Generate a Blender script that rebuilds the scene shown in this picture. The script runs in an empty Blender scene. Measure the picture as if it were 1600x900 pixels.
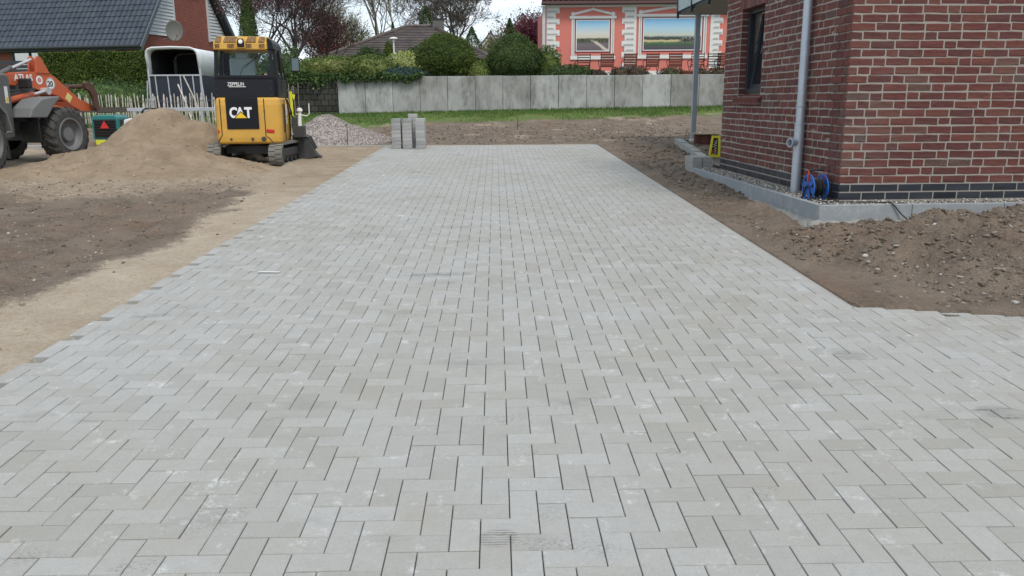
import bpy, bmesh, math, random
import numpy as np
from mathutils import Vector, Matrix, Euler
R = math.radians
sc = bpy.context.scene
col = sc.collection

# ------------------------------------------------------------------ camera
cam_d = bpy.data.cameras.new('camera'); cam = bpy.data.objects.new('camera', cam_d); col.objects.link(cam)
cam_d.sensor_width = 36.0; cam_d.lens = 36.0 * 1290 / 1600
cam_d.clip_start = 0.05; cam_d.clip_end = 3000
TH = math.atan(294 / 1290.0); PSI = math.atan(24 * math.cos(TH) / 1290); ROLL = R(-0.34)
f = Vector((math.sin(PSI) * math.cos(TH), math.cos(PSI) * math.cos(TH), -math.sin(TH)))
r = Vector((math.cos(PSI), -math.sin(PSI), 0)); u = r.cross(f)
r2 = r * math.cos(ROLL) + u * math.sin(ROLL); u2 = u * math.cos(ROLL) - r * math.sin(ROLL)
mw = Matrix((r2, u2, -f)).transposed().to_4x4(); mw.translation = Vector((0, 0, 1.466))
cam.matrix_world = mw
sc.camera = cam
sc.render.resolution_x = 1024; sc.render.resolution_y = 576

# ------------------------------------------------------------------ sky and sun (bright overcast, some blue)
SUN_EL, SUN_AZ = 54, 158          # azimuth clockwise from +Y (the view direction)
w = bpy.data.worlds.new('World'); sc.world = w; w.use_nodes = True
nt = w.node_tree; nt.nodes.clear(); N = nt.nodes.new; L = nt.links.new
out = N('ShaderNodeOutputWorld'); bg = N('ShaderNodeBackground'); bg.inputs[1].default_value = 0.125
sky = N('ShaderNodeTexSky'); sky.sky_type = 'NISHITA'; sky.sun_disc = False
sky.sun_elevation = R(SUN_EL); sky.sun_rotation = R(SUN_AZ)
tc = N('ShaderNodeTexCoord'); mp = N('ShaderNodeMapping'); mp.inputs['Scale'].default_value = (1.6, 1.6, 4.5)
no = N('ShaderNodeTexNoise'); no.inputs['Scale'].default_value = 2.2; no.inputs['Detail'].default_value = 7; no.inputs['Roughness'].default_value = 0.55
mr = N('ShaderNodeMapRange'); mr.inputs[1].default_value = 0.42; mr.inputs[2].default_value = 0.60; mr.inputs[3].default_value = 0.4; mr.inputs[4].default_value = 1.0
no2 = N('ShaderNodeTexNoise'); no2.inputs['Scale'].default_value = 5; no2.inputs['Detail'].default_value = 6
cr = N('ShaderNodeMix'); cr.data_type = 'RGBA'; cr.inputs[6].default_value = (5.3, 6.8, 8.3, 1); cr.inputs[7].default_value = (10.2, 10.4, 10.5, 1)
mx = N('ShaderNodeMix'); mx.data_type = 'RGBA'
L(tc.outputs['Generated'], mp.inputs[0]); L(mp.outputs[0], no.inputs[0]); L(mp.outputs[0], no2.inputs[0])
L(no.outputs[0], mr.inputs[0]); L(mr.outputs[0], mx.inputs[0]); L(no2.outputs[0], cr.inputs[0])
L(sky.outputs[0], mx.inputs[6]); L(cr.outputs[2], mx.inputs[7]); L(mx.outputs[2], bg.inputs[0]); L(bg.outputs[0], out.inputs[0])
sd = bpy.data.lights.new('sun', 'SUN'); sd.energy = 1.9; sd.angle = R(15); sd.color = (1, 0.93, 0.83)
so = bpy.data.objects.new('sun', sd); col.objects.link(so)
sdir = Vector((math.sin(R(SUN_AZ)) * math.cos(R(SUN_EL)), math.cos(R(SUN_AZ)) * math.cos(R(SUN_EL)), math.sin(R(SUN_EL))))
so.rotation_euler = sdir.to_track_quat('Z', 'Y').to_euler()
sc.view_settings.view_transform = 'Standard'; sc.view_settings.look = 'None'
sc.view_settings.exposure = 0.12; sc.view_settings.gamma = 1.0
sc.render.engine = 'CYCLES'

# ------------------------------------------------------------------ materials
def lin(c):
    return tuple(((v / 255) / 12.92 if v / 255 <= .04045 else ((v / 255 + .055) / 1.055) ** 2.4) for v in c)
class Mat:
    """small helper around a Principled material"""
    def __init__(s, name, rough=.7, metal=0., spec=.5):
        s.m = bpy.data.materials.new(name); s.m.use_nodes = True; s.t = s.m.node_tree
        s.b = s.t.nodes['Principled BSDF']; s.b.inputs['Roughness'].default_value = rough
        s.b.inputs['Metallic'].default_value = metal; s.b.inputs['Specular IOR Level'].default_value = spec
        s.co = None
    def n(s, typ, **k):
        x = s.t.nodes.new(typ)
        for a, v in k.items(): setattr(x, a, v)
        return x
    def l(s, a, b): s.t.links.new(a, b)
    def coord(s, world=True):
        if world: return s.n('ShaderNodeNewGeometry').outputs['Position']
        return s.n('ShaderNodeTexCoord').outputs['Object']
    def noise(s, scale, detail=4, rough=.55, world=True, vec=None, stretch=None):
        v = vec or s.coord(world)
        if stretch:
            mp = s.n('ShaderNodeMapping'); mp.inputs['Scale'].default_value = stretch; s.l(v, mp.inputs[0]); v = mp.outputs[0]
        x = s.n('ShaderNodeTexNoise'); x.inputs['Scale'].default_value = scale; x.inputs['Detail'].default_value = detail
        x.inputs['Roughness'].default_value = rough; s.l(v, x.inputs['Vector']); return x.outputs[0]
    def rng(s, v, a, b, c=0., d=1.):
        x = s.n('ShaderNodeMapRange'); s.l(v, x.inputs[0])
        for i, q in enumerate((a, b, c, d)): x.inputs[i + 1].default_value = q
        return x.outputs[0]
    def mix(s, fac, a, b, mode='MIX'):
        x = s.n('ShaderNodeMix', data_type='RGBA', blend_type=mode)
        for i, v in ((0, fac), (6, a), (7, b)):
            if isinstance(v, (int, float)): x.inputs[i].default_value = v
            elif isinstance(v, tuple): x.inputs[i].default_value = (*v[:3], 1)
            else: s.l(v, x.inputs[i])
        return x.outputs[2]
    def math(s, op, a, b=0.):
        x = s.n('ShaderNodeMath', operation=op)
        for i, v in ((0, a), (1, b)):
            if isinstance(v, (int, float)): x.inputs[i].default_value = v
            else: s.l(v, x.inputs[i])
        return x.outputs[0]
    def rand(s):
        """a random value per object plus per mesh island"""
        a = s.n('ShaderNodeObjectInfo').outputs['Random']; b = s.n('ShaderNodeNewGeometry').outputs['Random Per Island']
        return s.math('FRACT', s.math('ADD', a, b))
    def ramp(s, v, stops, interp='LINEAR'):
        x = s.n('ShaderNodeValToRGB'); x.color_ramp.interpolation = interp; e = x.color_ramp.elements
        while len(e) < len(stops): e.new(.5)
        for i, (p, c) in enumerate(stops): e[i].position = p; e[i].color = (*c[:3], 1)
        s.l(v, x.inputs[0]); return x.outputs[0]
    def bump(s, h, dist=.01, strength=1.):
        x = s.n('ShaderNodeBump'); x.inputs['Distance'].default_value = dist; x.inputs['Strength'].default_value = strength
        s.l(h, x.inputs['Height']); s.l(x.outputs[0], s.b.inputs['Normal'])
    def color(s, v):
        if isinstance(v, tuple): s.b.inputs['Base Color'].default_value = (*v[:3], 1)
        else: s.l(v, s.b.inputs['Base Color'])
        return s
def simple(name, c, rough=.6, metal=0., dirt=.25, scale=6, dcol=(.12, .10, .08), bump=0., bscale=60, world=False, spec=.5):
    """paint or metal with worn, dusty variation"""
    M = Mat(name, rough, metal, spec)
    n = M.noise(scale, 6, .62, world); n2 = M.noise(scale * 7, 4, .6, world)
    a = M.mix(M.rng(n, .35, .75, 0, .25), c, tuple(v * .7 for v in c))
    k = M.math('MULTIPLY', M.rng(n, .45, .72), M.rng(n2, .35, .7))
    M.color(M.mix(M.math('MULTIPLY', k, dirt), a, dcol))
    M.l(M.rng(n2, .3, .7, max(rough - .1, .02), min(rough + .12, 1)), M.b.inputs['Roughness'])
    if bump: M.bump(M.noise(bscale, 4, .6, world), bump)
    return M.m

# ------------------------------------------------------------------ object helpers
def tag(o, label=None, cat=None, group=None, kind=None):
    if label: o['label'] = label
    if cat: o['category'] = cat
    if group: o['group'] = group
    if kind: o['kind'] = kind
    return o
def thing(name, label=None, cat=None, loc=(0, 0, 0), rz=0, group=None, kind=None):
    o = bpy.data.objects.new(name, None); col.objects.link(o); o.empty_display_size = .2
    o.location = loc; o.rotation_euler = (0, 0, rz)
    return tag(o, label, cat, group, kind)
def link(name, me, parent=None):
    o = bpy.data.objects.new(name, me); col.objects.link(o)
    if parent: o.parent = parent
    return o
class MB:
    def __init__(s): s.v = []; s.f = []; s.M = Matrix()
    def add(s, vs, fs):
        k = len(s.v); s.v += [tuple(s.M @ Vector(p)) for p in vs]; s.f += [tuple(i + k for i in q) for q in fs]; return s
    def box(s, c, d, rot=(0, 0, 0), taper=1.):
        E = Euler(rot).to_matrix(); c = Vector(c); vs = []
        for z in (-.5, .5):
            t = taper if z > 0 else 1
            for x, y in ((-.5, -.5), (.5, -.5), (.5, .5), (-.5, .5)):
                vs.append(c + E @ Vector((x * d[0] * t, y * d[1] * t, z * d[2])))
        return s.add(vs, [(3, 2, 1, 0), (4, 5, 6, 7), (0, 1, 5, 4), (1, 2, 6, 5), (2, 3, 7, 6), (3, 0, 4, 7)])
    def rings(s, rs, closed=True, caps=True):
        n = len(rs[0]); vs = [p for q in rs for p in q]; fs = []
        for a in range(len(rs) - 1):
            for i in range(n if closed else n - 1):
                j = (i + 1) % n; fs.append((a * n + i, a * n + j, (a + 1) * n + j, (a + 1) * n + i))
        if caps and closed: fs += [tuple(range(n - 1, -1, -1)), tuple((len(rs) - 1) * n + i for i in range(n))]
        return s.add(vs, fs)
    def tube(s, pts, rad, n=6, caps=True):
        pts = [Vector(p) for p in pts]; rs = []
        rad = rad if isinstance(rad, (list, tuple)) else [rad] * len(pts)
        ref = None
        for i, p in enumerate(pts):
            t = (pts[min(i + 1, len(pts) - 1)] - pts[max(i - 1, 0)]).normalized()
            if ref is None: ref = Vector((0, 0, 1)) if abs(t.z) < .9 else Vector((1, 0, 0))
            a = t.cross(ref).normalized(); b = t.cross(a).normalized(); ref = a.cross(t)
            rs.append([p + (a * math.cos(2 * math.pi * k / n) + b * math.sin(2 * math.pi * k / n)) * rad[i] for k in range(n)])
            ref = b * -1 if False else ref
        return s.rings(rs, caps=caps)
    def cyl(s, p0, p1, r0, r1=None, n=16): return s.tube([p0, p1], [r0, r0 if r1 is None else r1], n)
    def lathe(s, c, ax, prof, n=24, caps=True):
        """prof: list of (radius, height along ax)"""
        c = Vector(c); t = Vector(ax).normalized(); ref = Vector((0, 0, 1)) if abs(t.z) < .9 else Vector((1, 0, 0))
        a = t.cross(ref).normalized(); b = t.cross(a)
        return s.rings([[c + t * h + (a * math.cos(2 * math.pi * k / n) + b * math.sin(2 * math.pi * k / n)) * rr for k in range(n)] for rr, h in prof], caps=caps)
    def prism(s, poly, a, b, ax='x'):
        """poly in the plane across the axis, extruded from a to b"""
        def P(p, t): return {'x': (t, p[0], p[1]), 'y': (p[0], t, p[1]), 'z': (p[0], p[1], t)}[ax]
        n = len(poly)
        area = sum(poly[i][0] * poly[(i + 1) % n][1] - poly[(i + 1) % n][0] * poly[i][1] for i in range(n))
        if (area > 0) == (ax == 'y'): poly = poly[::-1]
        if a > b: a, b = b, a
        vs = [P(p, a) for p in poly] + [P(p, b) for p in poly]
        return s.add(vs, [tuple(range(n - 1, -1, -1)), tuple(range(n, 2 * n))] + [(i, (i + 1) % n, n + (i + 1) % n, n + i) for i in range(n)])
    def build(s, name, mat, parent=None, smooth=False, bevel=0., seg=2, label=None):
        me = bpy.data.meshes.new(name); me.from_pydata(s.v, [], s.f); me.materials.append(mat)
        o = link(name, me, parent)
        if smooth: me.polygons.foreach_set('use_smooth', [True] * len(me.polygons))
        if bevel:
            md = o.modifiers.new('bevel', 'BEVEL'); md.width = bevel; md.segments = seg; md.limit_method = 'ANGLE'; md.angle_limit = R(35)
        if label: o['label'] = label
        return o
def npmesh(name, V, Fq, mat, parent=None, smooth=False, colors=None):
    V = np.asarray(V, np.float32); Fq = np.asarray(Fq, np.int32); k = Fq.shape[1]
    me = bpy.data.meshes.new(name); me.vertices.add(len(V)); me.vertices.foreach_set('co', V.ravel())
    me.loops.add(Fq.size); me.loops.foreach_set('vertex_index', Fq.ravel())
    me.polygons.add(len(Fq)); me.polygons.foreach_set('loop_start', np.arange(0, Fq.size, k, dtype=np.int32))
    me.polygons.foreach_set('loop_total', np.full(len(Fq), k, np.int32))
    if smooth: me.polygons.foreach_set('use_smooth', np.ones(len(Fq), bool))
    me.update(calc_edges=True); me.materials.append(mat)
    if colors is not None:
        at = me.color_attributes.new('zone', 'FLOAT_COLOR', 'POINT')
        c = np.ones((len(V), 4), np.float32); c[:, :3] = colors; at.data.foreach_set('color', c.ravel())
    return link(name, me, parent)
def rnd_rot(rg, n):
    q = rg.normal(size=(n, 4)); q /= np.linalg.norm(q, axis=1)[:, None]; a, b, c, d = q.T
    return np.stack([1 - 2 * (c * c + d * d), 2 * (b * c - a * d), 2 * (b * d + a * c), 2 * (b * c + a * d), 1 - 2 * (b * b + d * d), 2 * (c * d - a * b),
                     2 * (b * d - a * c), 2 * (c * d + a * b), 1 - 2 * (b * b + c * c)], 1).reshape(n, 3, 3)
def inst(base_v, base_f, P, S, rot):
    """many copies of a small mesh as arrays: P (n,3), S (n,3) scale, rot (n,3,3)"""
    bv = np.asarray(base_v, float); bf = np.asarray(base_f); n = len(P)
    V = np.einsum('nij,nkj->nki', rot, bv[None] * S[:, None, :]) + P[:, None, :]
    Fq = bf[None] + (np.arange(n) * len(bv))[:, None, None]
    return V.reshape(-1, 3), Fq.reshape(-1, bf.shape[1])
def _ico():
    b = bmesh.new(); bmesh.ops.create_icosphere(b, subdivisions=1, radius=1.); v = np.array([x.co[:] for x in b.verts]); f = np.array([[q.index for q in p.verts] for p in b.faces]); b.free(); return v, f
ICO_V, ICO_F = _ico()
def stones(name, P, size, mat, seed, parent=None, flat=.6):
    rg = np.random.default_rng(seed); n = len(P); Vs = []; Fs = []; k = 0
    for part in np.array_split(np.arange(n), 6):
        if not len(part): continue
        bv = ICO_V * (1 + rg.uniform(-.42, .3, (len(ICO_V), 1))) + rg.normal(0, .08, ICO_V.shape)
        S = size[part][:, None] * rg.uniform(.6, 1.15, (len(part), 3)) * np.array([1, 1, flat])
        a = rg.uniform(0, 6.28, len(part)); t = rg.normal(0, .35, len(part))
        rot = rnd_rot(rg, len(part))
        rz = np.zeros((len(part), 3, 3)); rz[:, 0, 0] = np.cos(a); rz[:, 0, 1] = -np.sin(a); rz[:, 1, 0] = np.sin(a); rz[:, 1, 1] = np.cos(a); rz[:, 2, 2] = 1
        rx = np.zeros((len(part), 3, 3)); rx[:, 0, 0] = 1; rx[:, 1, 1] = np.cos(t); rx[:, 1, 2] = -np.sin(t); rx[:, 2, 1] = np.sin(t); rx[:, 2, 2] = np.cos(t)
        V, Fq = inst(bv, ICO_F, P[part], S, np.einsum('nij,njk->nik', rz, rx)); Vs.append(V); Fs.append(Fq + k); k += len(V)
    return npmesh(name, np.concatenate(Vs), np.concatenate(Fs), mat, parent)
def vnoise(x, y, seed=0):
    """smooth 2-D value noise in 0..1"""
    xi = np.floor(x).astype(np.int64); yi = np.floor(y).astype(np.int64); fx = x - xi; fy = y - yi
    fx = fx * fx * (3 - 2 * fx); fy = fy * fy * (3 - 2 * fy)
    def h(a, b):
        k = (a * 374761393 + b * 668265263 + seed * 1442695041) & 0xffffffff
        k = ((k ^ (k >> 13)) * 1274126177) & 0xffffffff; return ((k ^ (k >> 16)) & 0xffff) / 65535.
    return (h(xi, yi) * (1 - fx) + h(xi + 1, yi) * fx) * (1 - fy) + (h(xi, yi + 1) * (1 - fx) + h(xi + 1, yi + 1) * fx) * fy
def fbm(x, y, scale, octv=4, seed=0, gain=.5):
    s = 0; a = 1; t = 0
    for i in range(octv):
        s = s + a * (vnoise(x * scale + 17.3 * i, y * scale - 9.1 * i, seed + i) - .5); t += a; a *= gain; scale *= 2.03
    return s / t * 2
def sst(a, b, x):
    t = np.clip((x - a) / (b - a), 0, 1); return t * t * (3 - 2 * t)
# places of tyre and boot prints on the paving (x, y, radius x, radius y, turn)
SPOTS = [(.15, 2.435, .17, .045, -.05), (.30, 2.405, .13, .05, -.2), (.18, 2.62, .045, .07, 0), (-.97, 2.62, .14, .06, .7), (-1.52, 2.41, .1, .06, .3), (-1.13, 2.34, .1, .04, .2),
         (.38, 3.64, .17, .06, .5), (.0, 3.46, .14, .06, .1), (-.57, 5.2, .2, .1, .2), (-.6, 4.8, .15, .07, 0), (.1, 3.13, .08, .06, .4), (.73, 3.11, .07, .05, 0), (1.71, 3.84, .12, .08, .2), (.95, 2.75, .1, .05, .4)]
SPOTS += [(-.2, 6.1, .35, .12, .1), (.9, 7.2, .4, .15, 0), (-1.3, 8.0, .4, .2, .3)]
BOOT = [(-.005, 2.475, .078, .06, .4), (1.92, 4.27, .11, .09, .3), (2.27, 3.46, .13, .09, -.3), (-.45, 6.3, .3, .08, .1)]
# ------------------------------------------------------------------ ground
SL = 0.0227
XL, XR, YF = -2.57, 2.33, 19.43                 # paved drive
WING = ((2.33, 5.24), (6.2, 4.05))              # slanted edge of the wing on the right
def wing_y(x): return WING[0][1] + (x - WING[0][0]) * (WING[1][1] - WING[0][1]) / (WING[1][0] - WING[0][0])
def wall_y(x): return 30.93 - .061 * (x + 5.72)
def on_paving(x, y, g=0.):
    a = (x > XL - g) & (x < XR + g) & (y < YF + g)
    b = (x >= XR) & (x < 6.2) & (y < wing_y(x) + g)
    return a | b
def gz(x, y):
    x = np.asarray(x, float); y = np.asarray(y, float)
    yc = np.minimum(y, 40)
    z = SL * yc
    z = z + sst(25.5, 30.6, y) * (.27 + .017 * np.clip(x + 6, 0, 16))
    left = (x < 0) & (y < YF)
    z = z - np.where(left, .035 + .03 * sst(.3, 2.5, XL - x), 0)
    d = np.clip(x - XR, 0, 3)
    right = (x > XR) & (y > wing_y(x)) & (y < 26)
    z = z + np.where(right, .01 + .085 * sst(0, .9, d) * sst(8.3, 12, y) * (1 - sst(15, 24, y)) - .03 * sst(19.5, 24, y), 0)
    # ruts and humps of the bare soil behind the drive
    b = sst(19.6, 20.4, y) * (1 - sst(27, 28.5, y)) + sst(2.5, 3.2, x) * sst(9, 13, y) * (1 - sst(27, 28.5, y)) * .7
    b = np.clip(b, 0, 1)
    z = z + b * (.06 * fbm(x, y, .45, 3, 5) + .045 * fbm(x, y, 1.6, 4, 8))
    lf = (1 - sst(XL - .9, XL - .15, x)) * (1 - sst(20, 26, y))
    for (rx, rs, rw) in ((-4.6, -.10, .16), (-6.1, -.10, .16), (-3.9, -.02, .12), (-7.4, .12, .2)):
        q = x - rx - rs * (y - 9) - .12 * fbm(y, y * 0 + rx, .5, 2, 3); g_ = np.exp(-(q / rw) ** 2); z = z - lf * g_ * (.035 + .012 * np.sin(y * 40 + q * 20)) + lf * .02 * (np.exp(-((q - rw * 1.6) / .07) ** 2) + np.exp(-((q + rw * 1.6) / .07) ** 2))
    z = z + lf * .035 * np.clip(fbm(x, y, 2.6, 4, 51), 0, 1)
    z = z + lf * (.03 * fbm(x, y, .5, 3, 11) + .018 * fbm(x * 1.6, y * .7, 1.8, 3, 15))
    dz = np.clip(1 - sst(40, 80, np.abs(x)), 0, 1)
    z = z + .012 * fbm(x, y, 7, 3, 21) * (1 - sst(26, 40, y)) * np.where(on_paving(x, y, .05), 0, 1) * dz
    m = (x > XR) & (x < 3.5) & (y > 5.2) & (y < 20)
    z = z + np.where(m, .02 * fbm(x, y, 3, 4, 31) * sst(.05, .35, x - XR), 0)
    z = np.where(on_paving(x, y, .02), SL * y - .075, z)
    return z
def axis(segs):
    o = []
    for a, b, s in segs: o.append(np.arange(a, b, s))
    return np.unique(np.concatenate(o))
gx = axis([(-600, -120, 60), (-120, -30, 6), (-30, -13, .5), (-13, -2.6, .06), (-2.6, -2.3, .03), (-2.3, 2.2, .15), (2.2, 2.5, .02), (2.5, 7.5, .045), (7.5, 13, .25), (13, 60, 3), (60, 600, 60)])
gy = axis([(-30, -3, 3), (-3, 1.5, .3), (1.5, 10, .05), (10, 21, .06), (21, 31, .08), (31, 60, 1), (60, 200, 10), (200, 1201, 100)])
GX, GY = np.meshgrid(gx, gy); Z = gz(GX, GY)
# colour zones: r sand, g dark soil, b grass
nz = fbm(GX, GY, .35, 4, 41); nz2 = fbm(GX, GY, 1.4, 4, 45)
bx = -3.30 - .055 * np.clip(GY - 6, 0, 20)
brown = (1 - sst(-.25, .25, GX - bx + nz * .5 + nz2 * .35)) * (1 - .65 * sst(11.0, 13.0, GY + nz * 1.2)) * sst(5.0, 6.0, GY + nz * .8 + nz2 * .5 + .25 * (GX + 3))
brown = np.clip(brown - .55 * sst(.1, .5, nz2) * sst(7, 5, GY), 0, 1)
dark = np.where(GX > XR - .1, 1, 0) * 1.
dark = np.maximum(dark, sst(19.45, 19.7, GY)); dark = np.maximum(dark, np.clip(brown * .92, 0, 1))
dark = dark * (1 - .55 * sst(.1, .6, nz2) * sst(19.5, 20.5, GY))
gl = 27.5 + .06 * (GX + 5) + .5 * nz2
gl = np.where(GX < -2, gl - 1.3 * sst(-2, -5, GX), gl)
grass = sst(gl - .3, gl + .45, GY) * (GX > -7.8)
grass = np.maximum(grass, sst(31, 33, GY)); grass = np.maximum(grass, sst(26.2, 26.8, GY) * (GX <= -7.8))
grass = np.maximum(grass, sst(14, 22, np.abs(GX + 2)))
C = np.stack([(1 - dark) * (1 - .75 * sst(9.5, 13, GY + nz * 1.5 + nz2)), dark, grass], -1).reshape(-1, 3)
nx, ny = len(gx), len(gy)
idx = np.arange(nx * ny).reshape(ny, nx)
Fq = np.stack([idx[:-1, :-1], idx[:-1, 1:], idx[1:, 1:], idx[1:, :-1]], -1).reshape(-1, 4)
M = Mat('ground', .95, spec=.2)
at = M.n('ShaderNodeVertexColor'); at.layer_name = 'zone'
sp = M.n('ShaderNodeSeparateColor'); M.l(at.outputs[0], sp.inputs[0])
n1 = M.noise(2.2, 8, .65); n2 = M.noise(22, 6, .7); n3 = M.noise(120, 3, .6)
sand = M.mix(M.rng(n1, .35, .65), (.44, .36, .27), (.56, .475, .37)); sand = M.mix(M.rng(n2, .45, .75, 0, .6), sand, (.30, .22, .145)); sand = M.mix(M.rng(n3, .5, .7, 0, .55), sand, (.22, .165, .11)); sand = M.mix(M.rng(n3, .48, .3, 0, .5), sand, (.56, .47, .36))
soil = M.mix(M.rng(n1, .35, .65), (.128, .100, .077), (.24, .19, .147)); soil = M.mix(M.rng(n2, .45, .75), soil, (.255, .205, .155))
soil = M.mix(M.rng(n3, .53, .70, 0, .8), soil, (.06, .046, .035)); soil = M.mix(M.rng(n3, .45, .30, 0, .6), soil, (.36, .30, .235))
redn = M.rng(M.noise(.7, 5, .65), .5, .7, 0, .35); soil = M.mix(redn, soil, (.24, .115, .065))
gr = M.mix(M.rng(n2, .35, .65), (.07, .13, .025), (.16, .21, .06)); gr = M.mix(M.rng(n1, .5, .68, 0, .7), gr, (.21, .18, .10))
rag = M.math('ADD', M.math('MULTIPLY', M.math('SUBTRACT', n1, .5), .9), M.math('ADD', M.math('MULTIPLY', M.math('SUBTRACT', n2, .5), 1.6), M.math('MULTIPLY', M.math('SUBTRACT', M.noise(6, 6, .7), .5), 1.6))); zf = M.rng(M.math('ADD', sp.outputs[1], M.math('MULTIPLY', rag, M.rng(M.math('ABSOLUTE', M.math('SUBTRACT', sp.outputs[1], .5)), .5, .1))), .2, .8); c = M.mix(zf, sand, soil); hf = M.math('SUBTRACT', M.math('SUBTRACT', 1., sp.outputs[0]), sp.outputs[1]); hs = M.mix(M.rng(n1, .38, .62), (.285, .215, .148), (.385, .30, .212)); hs = M.mix(M.rng(n2, .45, .75, 0, .45), hs, (.2, .15, .1)); c = M.mix(hf, c, hs); c = M.mix(sp.outputs[2], c, gr); M.color(c)
hh = M.math('ADD', M.math('MULTIPLY', n2, .6), M.math('MULTIPLY', n3, .35)); M.bump(hh, .04, 1.)
ground_m = M.m
tag(npmesh('ground', np.stack([GX, GY, Z], -1).reshape(-1, 3), Fq, ground_m, None, True, C), kind='structure')

def patch(name, x0, x1, y0, y1, step, fz, zone, label, cat):
    xs = np.arange(x0, x1 + step / 2, step); ys = np.arange(y0, y1 + step / 2, step); X, Y = np.meshgrid(xs, ys)
    Zp = fz(X, Y); i = np.arange(X.size).reshape(X.shape)
    q = np.stack([i[:-1, :-1], i[:-1, 1:], i[1:, 1:], i[1:, :-1]], -1).reshape(-1, 4)
    base = gz(X, Y); keep = ((Zp - base) > -.03).ravel(); q = q[keep[q].any(1)]
    used = np.unique(q); mp = -np.ones(X.size, int); mp[used] = np.arange(len(used))
    V = np.stack([X, Y, Zp], -1).reshape(-1, 3)[used]
    cc = np.tile(np.array(zone, float), (len(V), 1))
    o = npmesh(name, V, mp[q], ground_m, None, True, cc)
    return tag(o, label, cat, kind='stuff')
def cone(x, y, cx, cy, h, r, sh=1.25, ex=1., ey=1., rnd=.18):
    d = np.sqrt(((x - cx) / ex) ** 2 + ((y - cy) / ey) ** 2) / r
    return h * (np.maximum(1 - np.sqrt(d * d + rnd * rnd) + rnd * .5, -.4)) * sh
def smax(a, b, k=.08):
    h = np.clip(.5 + .5 * (a - b) / k, 0, 1); return b * (1 - h) + a * h + k * h * (1 - h)
def sand_z(x, y):
    wx = x + .25 * fbm(x, y, 1.1, 3, 61); wy = y + .25 * fbm(x, y, 1.1, 3, 67)
    p = cone(wx, wy, -6.85, 17.3, .88, 1.55)
    p = smax(p, cone(wx, wy, -6.05, 17.0, .72, 1.25)); p = smax(p, cone(wx, wy, -6.5, 15.2, .44, 1.75, 1.1, 1.3, .9))
    p = smax(p, cone(wx, wy, -7.5, 15.9, .27, 1.1, 1.1, 1.3)); p = smax(p, cone(wx, wy, -5.7, 14.6, .22, 1.4, 1.1, 1.3)); p = smax(p, cone(wx, wy, -5.4, 14.6, .06, 1.0, 1.1, 1.2))
    p = smax(p, cone(wx, wy, -7.5, 14.6, .18, 1.2, 1.1, 1.4))
    rough = .12 * fbm(x, y, 1.3, 4, 71) + .09 * np.abs(fbm(x, y, 2.6, 3, 77)) + .014 * fbm(x, y, 9, 3, 79) + .10 * np.abs(fbm(x * .8, y * 1.3, 1.9, 3, 83)) * sst(16.2, 15.0, y)
    steep = .05 * fbm(x * 1.2, y * 1.2, 3.5, 3, 91) * sst(15.6, 15.0, y)
    p = p - .05
    return SL * y - .05 + p + (rough * 1.1 + steep) * sst(-.1, .12, p)
patch('sand_pile', -9.3, -2.8, 11.6, 19.0, .035, sand_z, (0, 0, 0), 'heap of loose beige sand between the orange loader and the yellow mini excavator', 'sand pile')
def m_z(x, y):
    wx = x + .16 * fbm(x, y, 1.5, 3, 101); wy = y + .16 * fbm(x, y, 1.5, 3, 105)
    p = cone(wx, wy, 5.25, 6.75, .52, 2.05, 1.0, 1.15, 1.0, .25); p = smax(p, cone(wx, wy, 3.35, 7.2, .24, .85, 1.0, 1.15, 1.0, .3)); p = smax(p, cone(wx, wy, 6.9, 6.7, .56, 2.0, 1., 1.2, 1, .3))
    p = smax(p, cone(wx, wy, 2.95, 9.1, .1, .7, 1.1, .55, 1.6, .3), .05)
    p = smax(.5 * np.tanh(p / .5), 0 * p, .05)
    rough = .12 * fbm(x, y, 1.6, 4, 111) + .10 * fbm(x, y, 4, 4, 117) + .05 * np.abs(fbm(x, y, 12, 3, 119)) - .015
    e = sst(.0, .3, y - wing_y(x)) * sst(.02, .3, x - XR)
    lim = np.where((x > 3.1) & (y > 7.98), -1, 1)
    return SL * y + (.0 + p + rough * (.25 + .75 * sst(.0, .12, p))) * e - .012 + np.where(lim < 0, -.0, 0)
def m_zz(x, y):
    z = m_z(x, y); k = np.maximum(sst(7.85, 8.15, y) * sst(3.0, 3.3, x), sst(7.45, 7.95, y) * sst(3.5, 3.75, x) * (1 - sst(3.95, 4.35, x))); return z * (1 - k) + (.1) * k
patch('soil_mound', 2.36, 7.2, 4.0, 10.6, .022, m_zz, (0, 1, 0), 'dark brown heap of excavated soil with stones in front of the brick house', 'soil heap')

# stones
def stone_mat(name, stops, rough=.85):
    M = Mat(name, rough); M.color(M.mix(M.rng(M.noise(60, 3), .3, .7, 0, .35), M.ramp(M.rand(), stops), (.1, .09, .08))); return M.m
soil_stone = stone_mat('soil_stone', [(0, (.10, .078, .058)), (.5, (.18, .14, .105)), (.85, (.27, .23, .19)), (.97, (.40, .37, .34)), (1, (.6, .58, .55))])
grey_gravel = stone_mat('grey_gravel', [(0, (.20, .17, .155)), (.4, (.34, .29, .265)), (.8, (.46, .41, .38)), (1, (.62, .58, .55))])
white_gravel = stone_mat('white_gravel', [(0, (.12, .11, .10)), (.35, (.33, .30, .26)), (.75, (.52, .48, .42)), (1, (.8, .77, .72))])
rg = np.random.default_rng(5)
def scatter(n, x0, x1, y0, y1, fz, sz, power=3., ok=None):
    x = rg.uniform(x0, x1, n); y = rg.uniform(y0, y1, n); 
    if ok is not None: m = ok(x, y); x = x[m]; y = y[m]
    s = sz[0] + (sz[1] - sz[0]) * rg.uniform(0, 1, len(x)) ** power
    return np.stack([x, y, fz(x, y) + s * .15], -1), s
P, s = scatter(13000, 2.45, 7, 4.4, 7.95, m_zz, (.004, .032), 7, lambda x, y: (y > wing_y(x) + .12))
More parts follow.
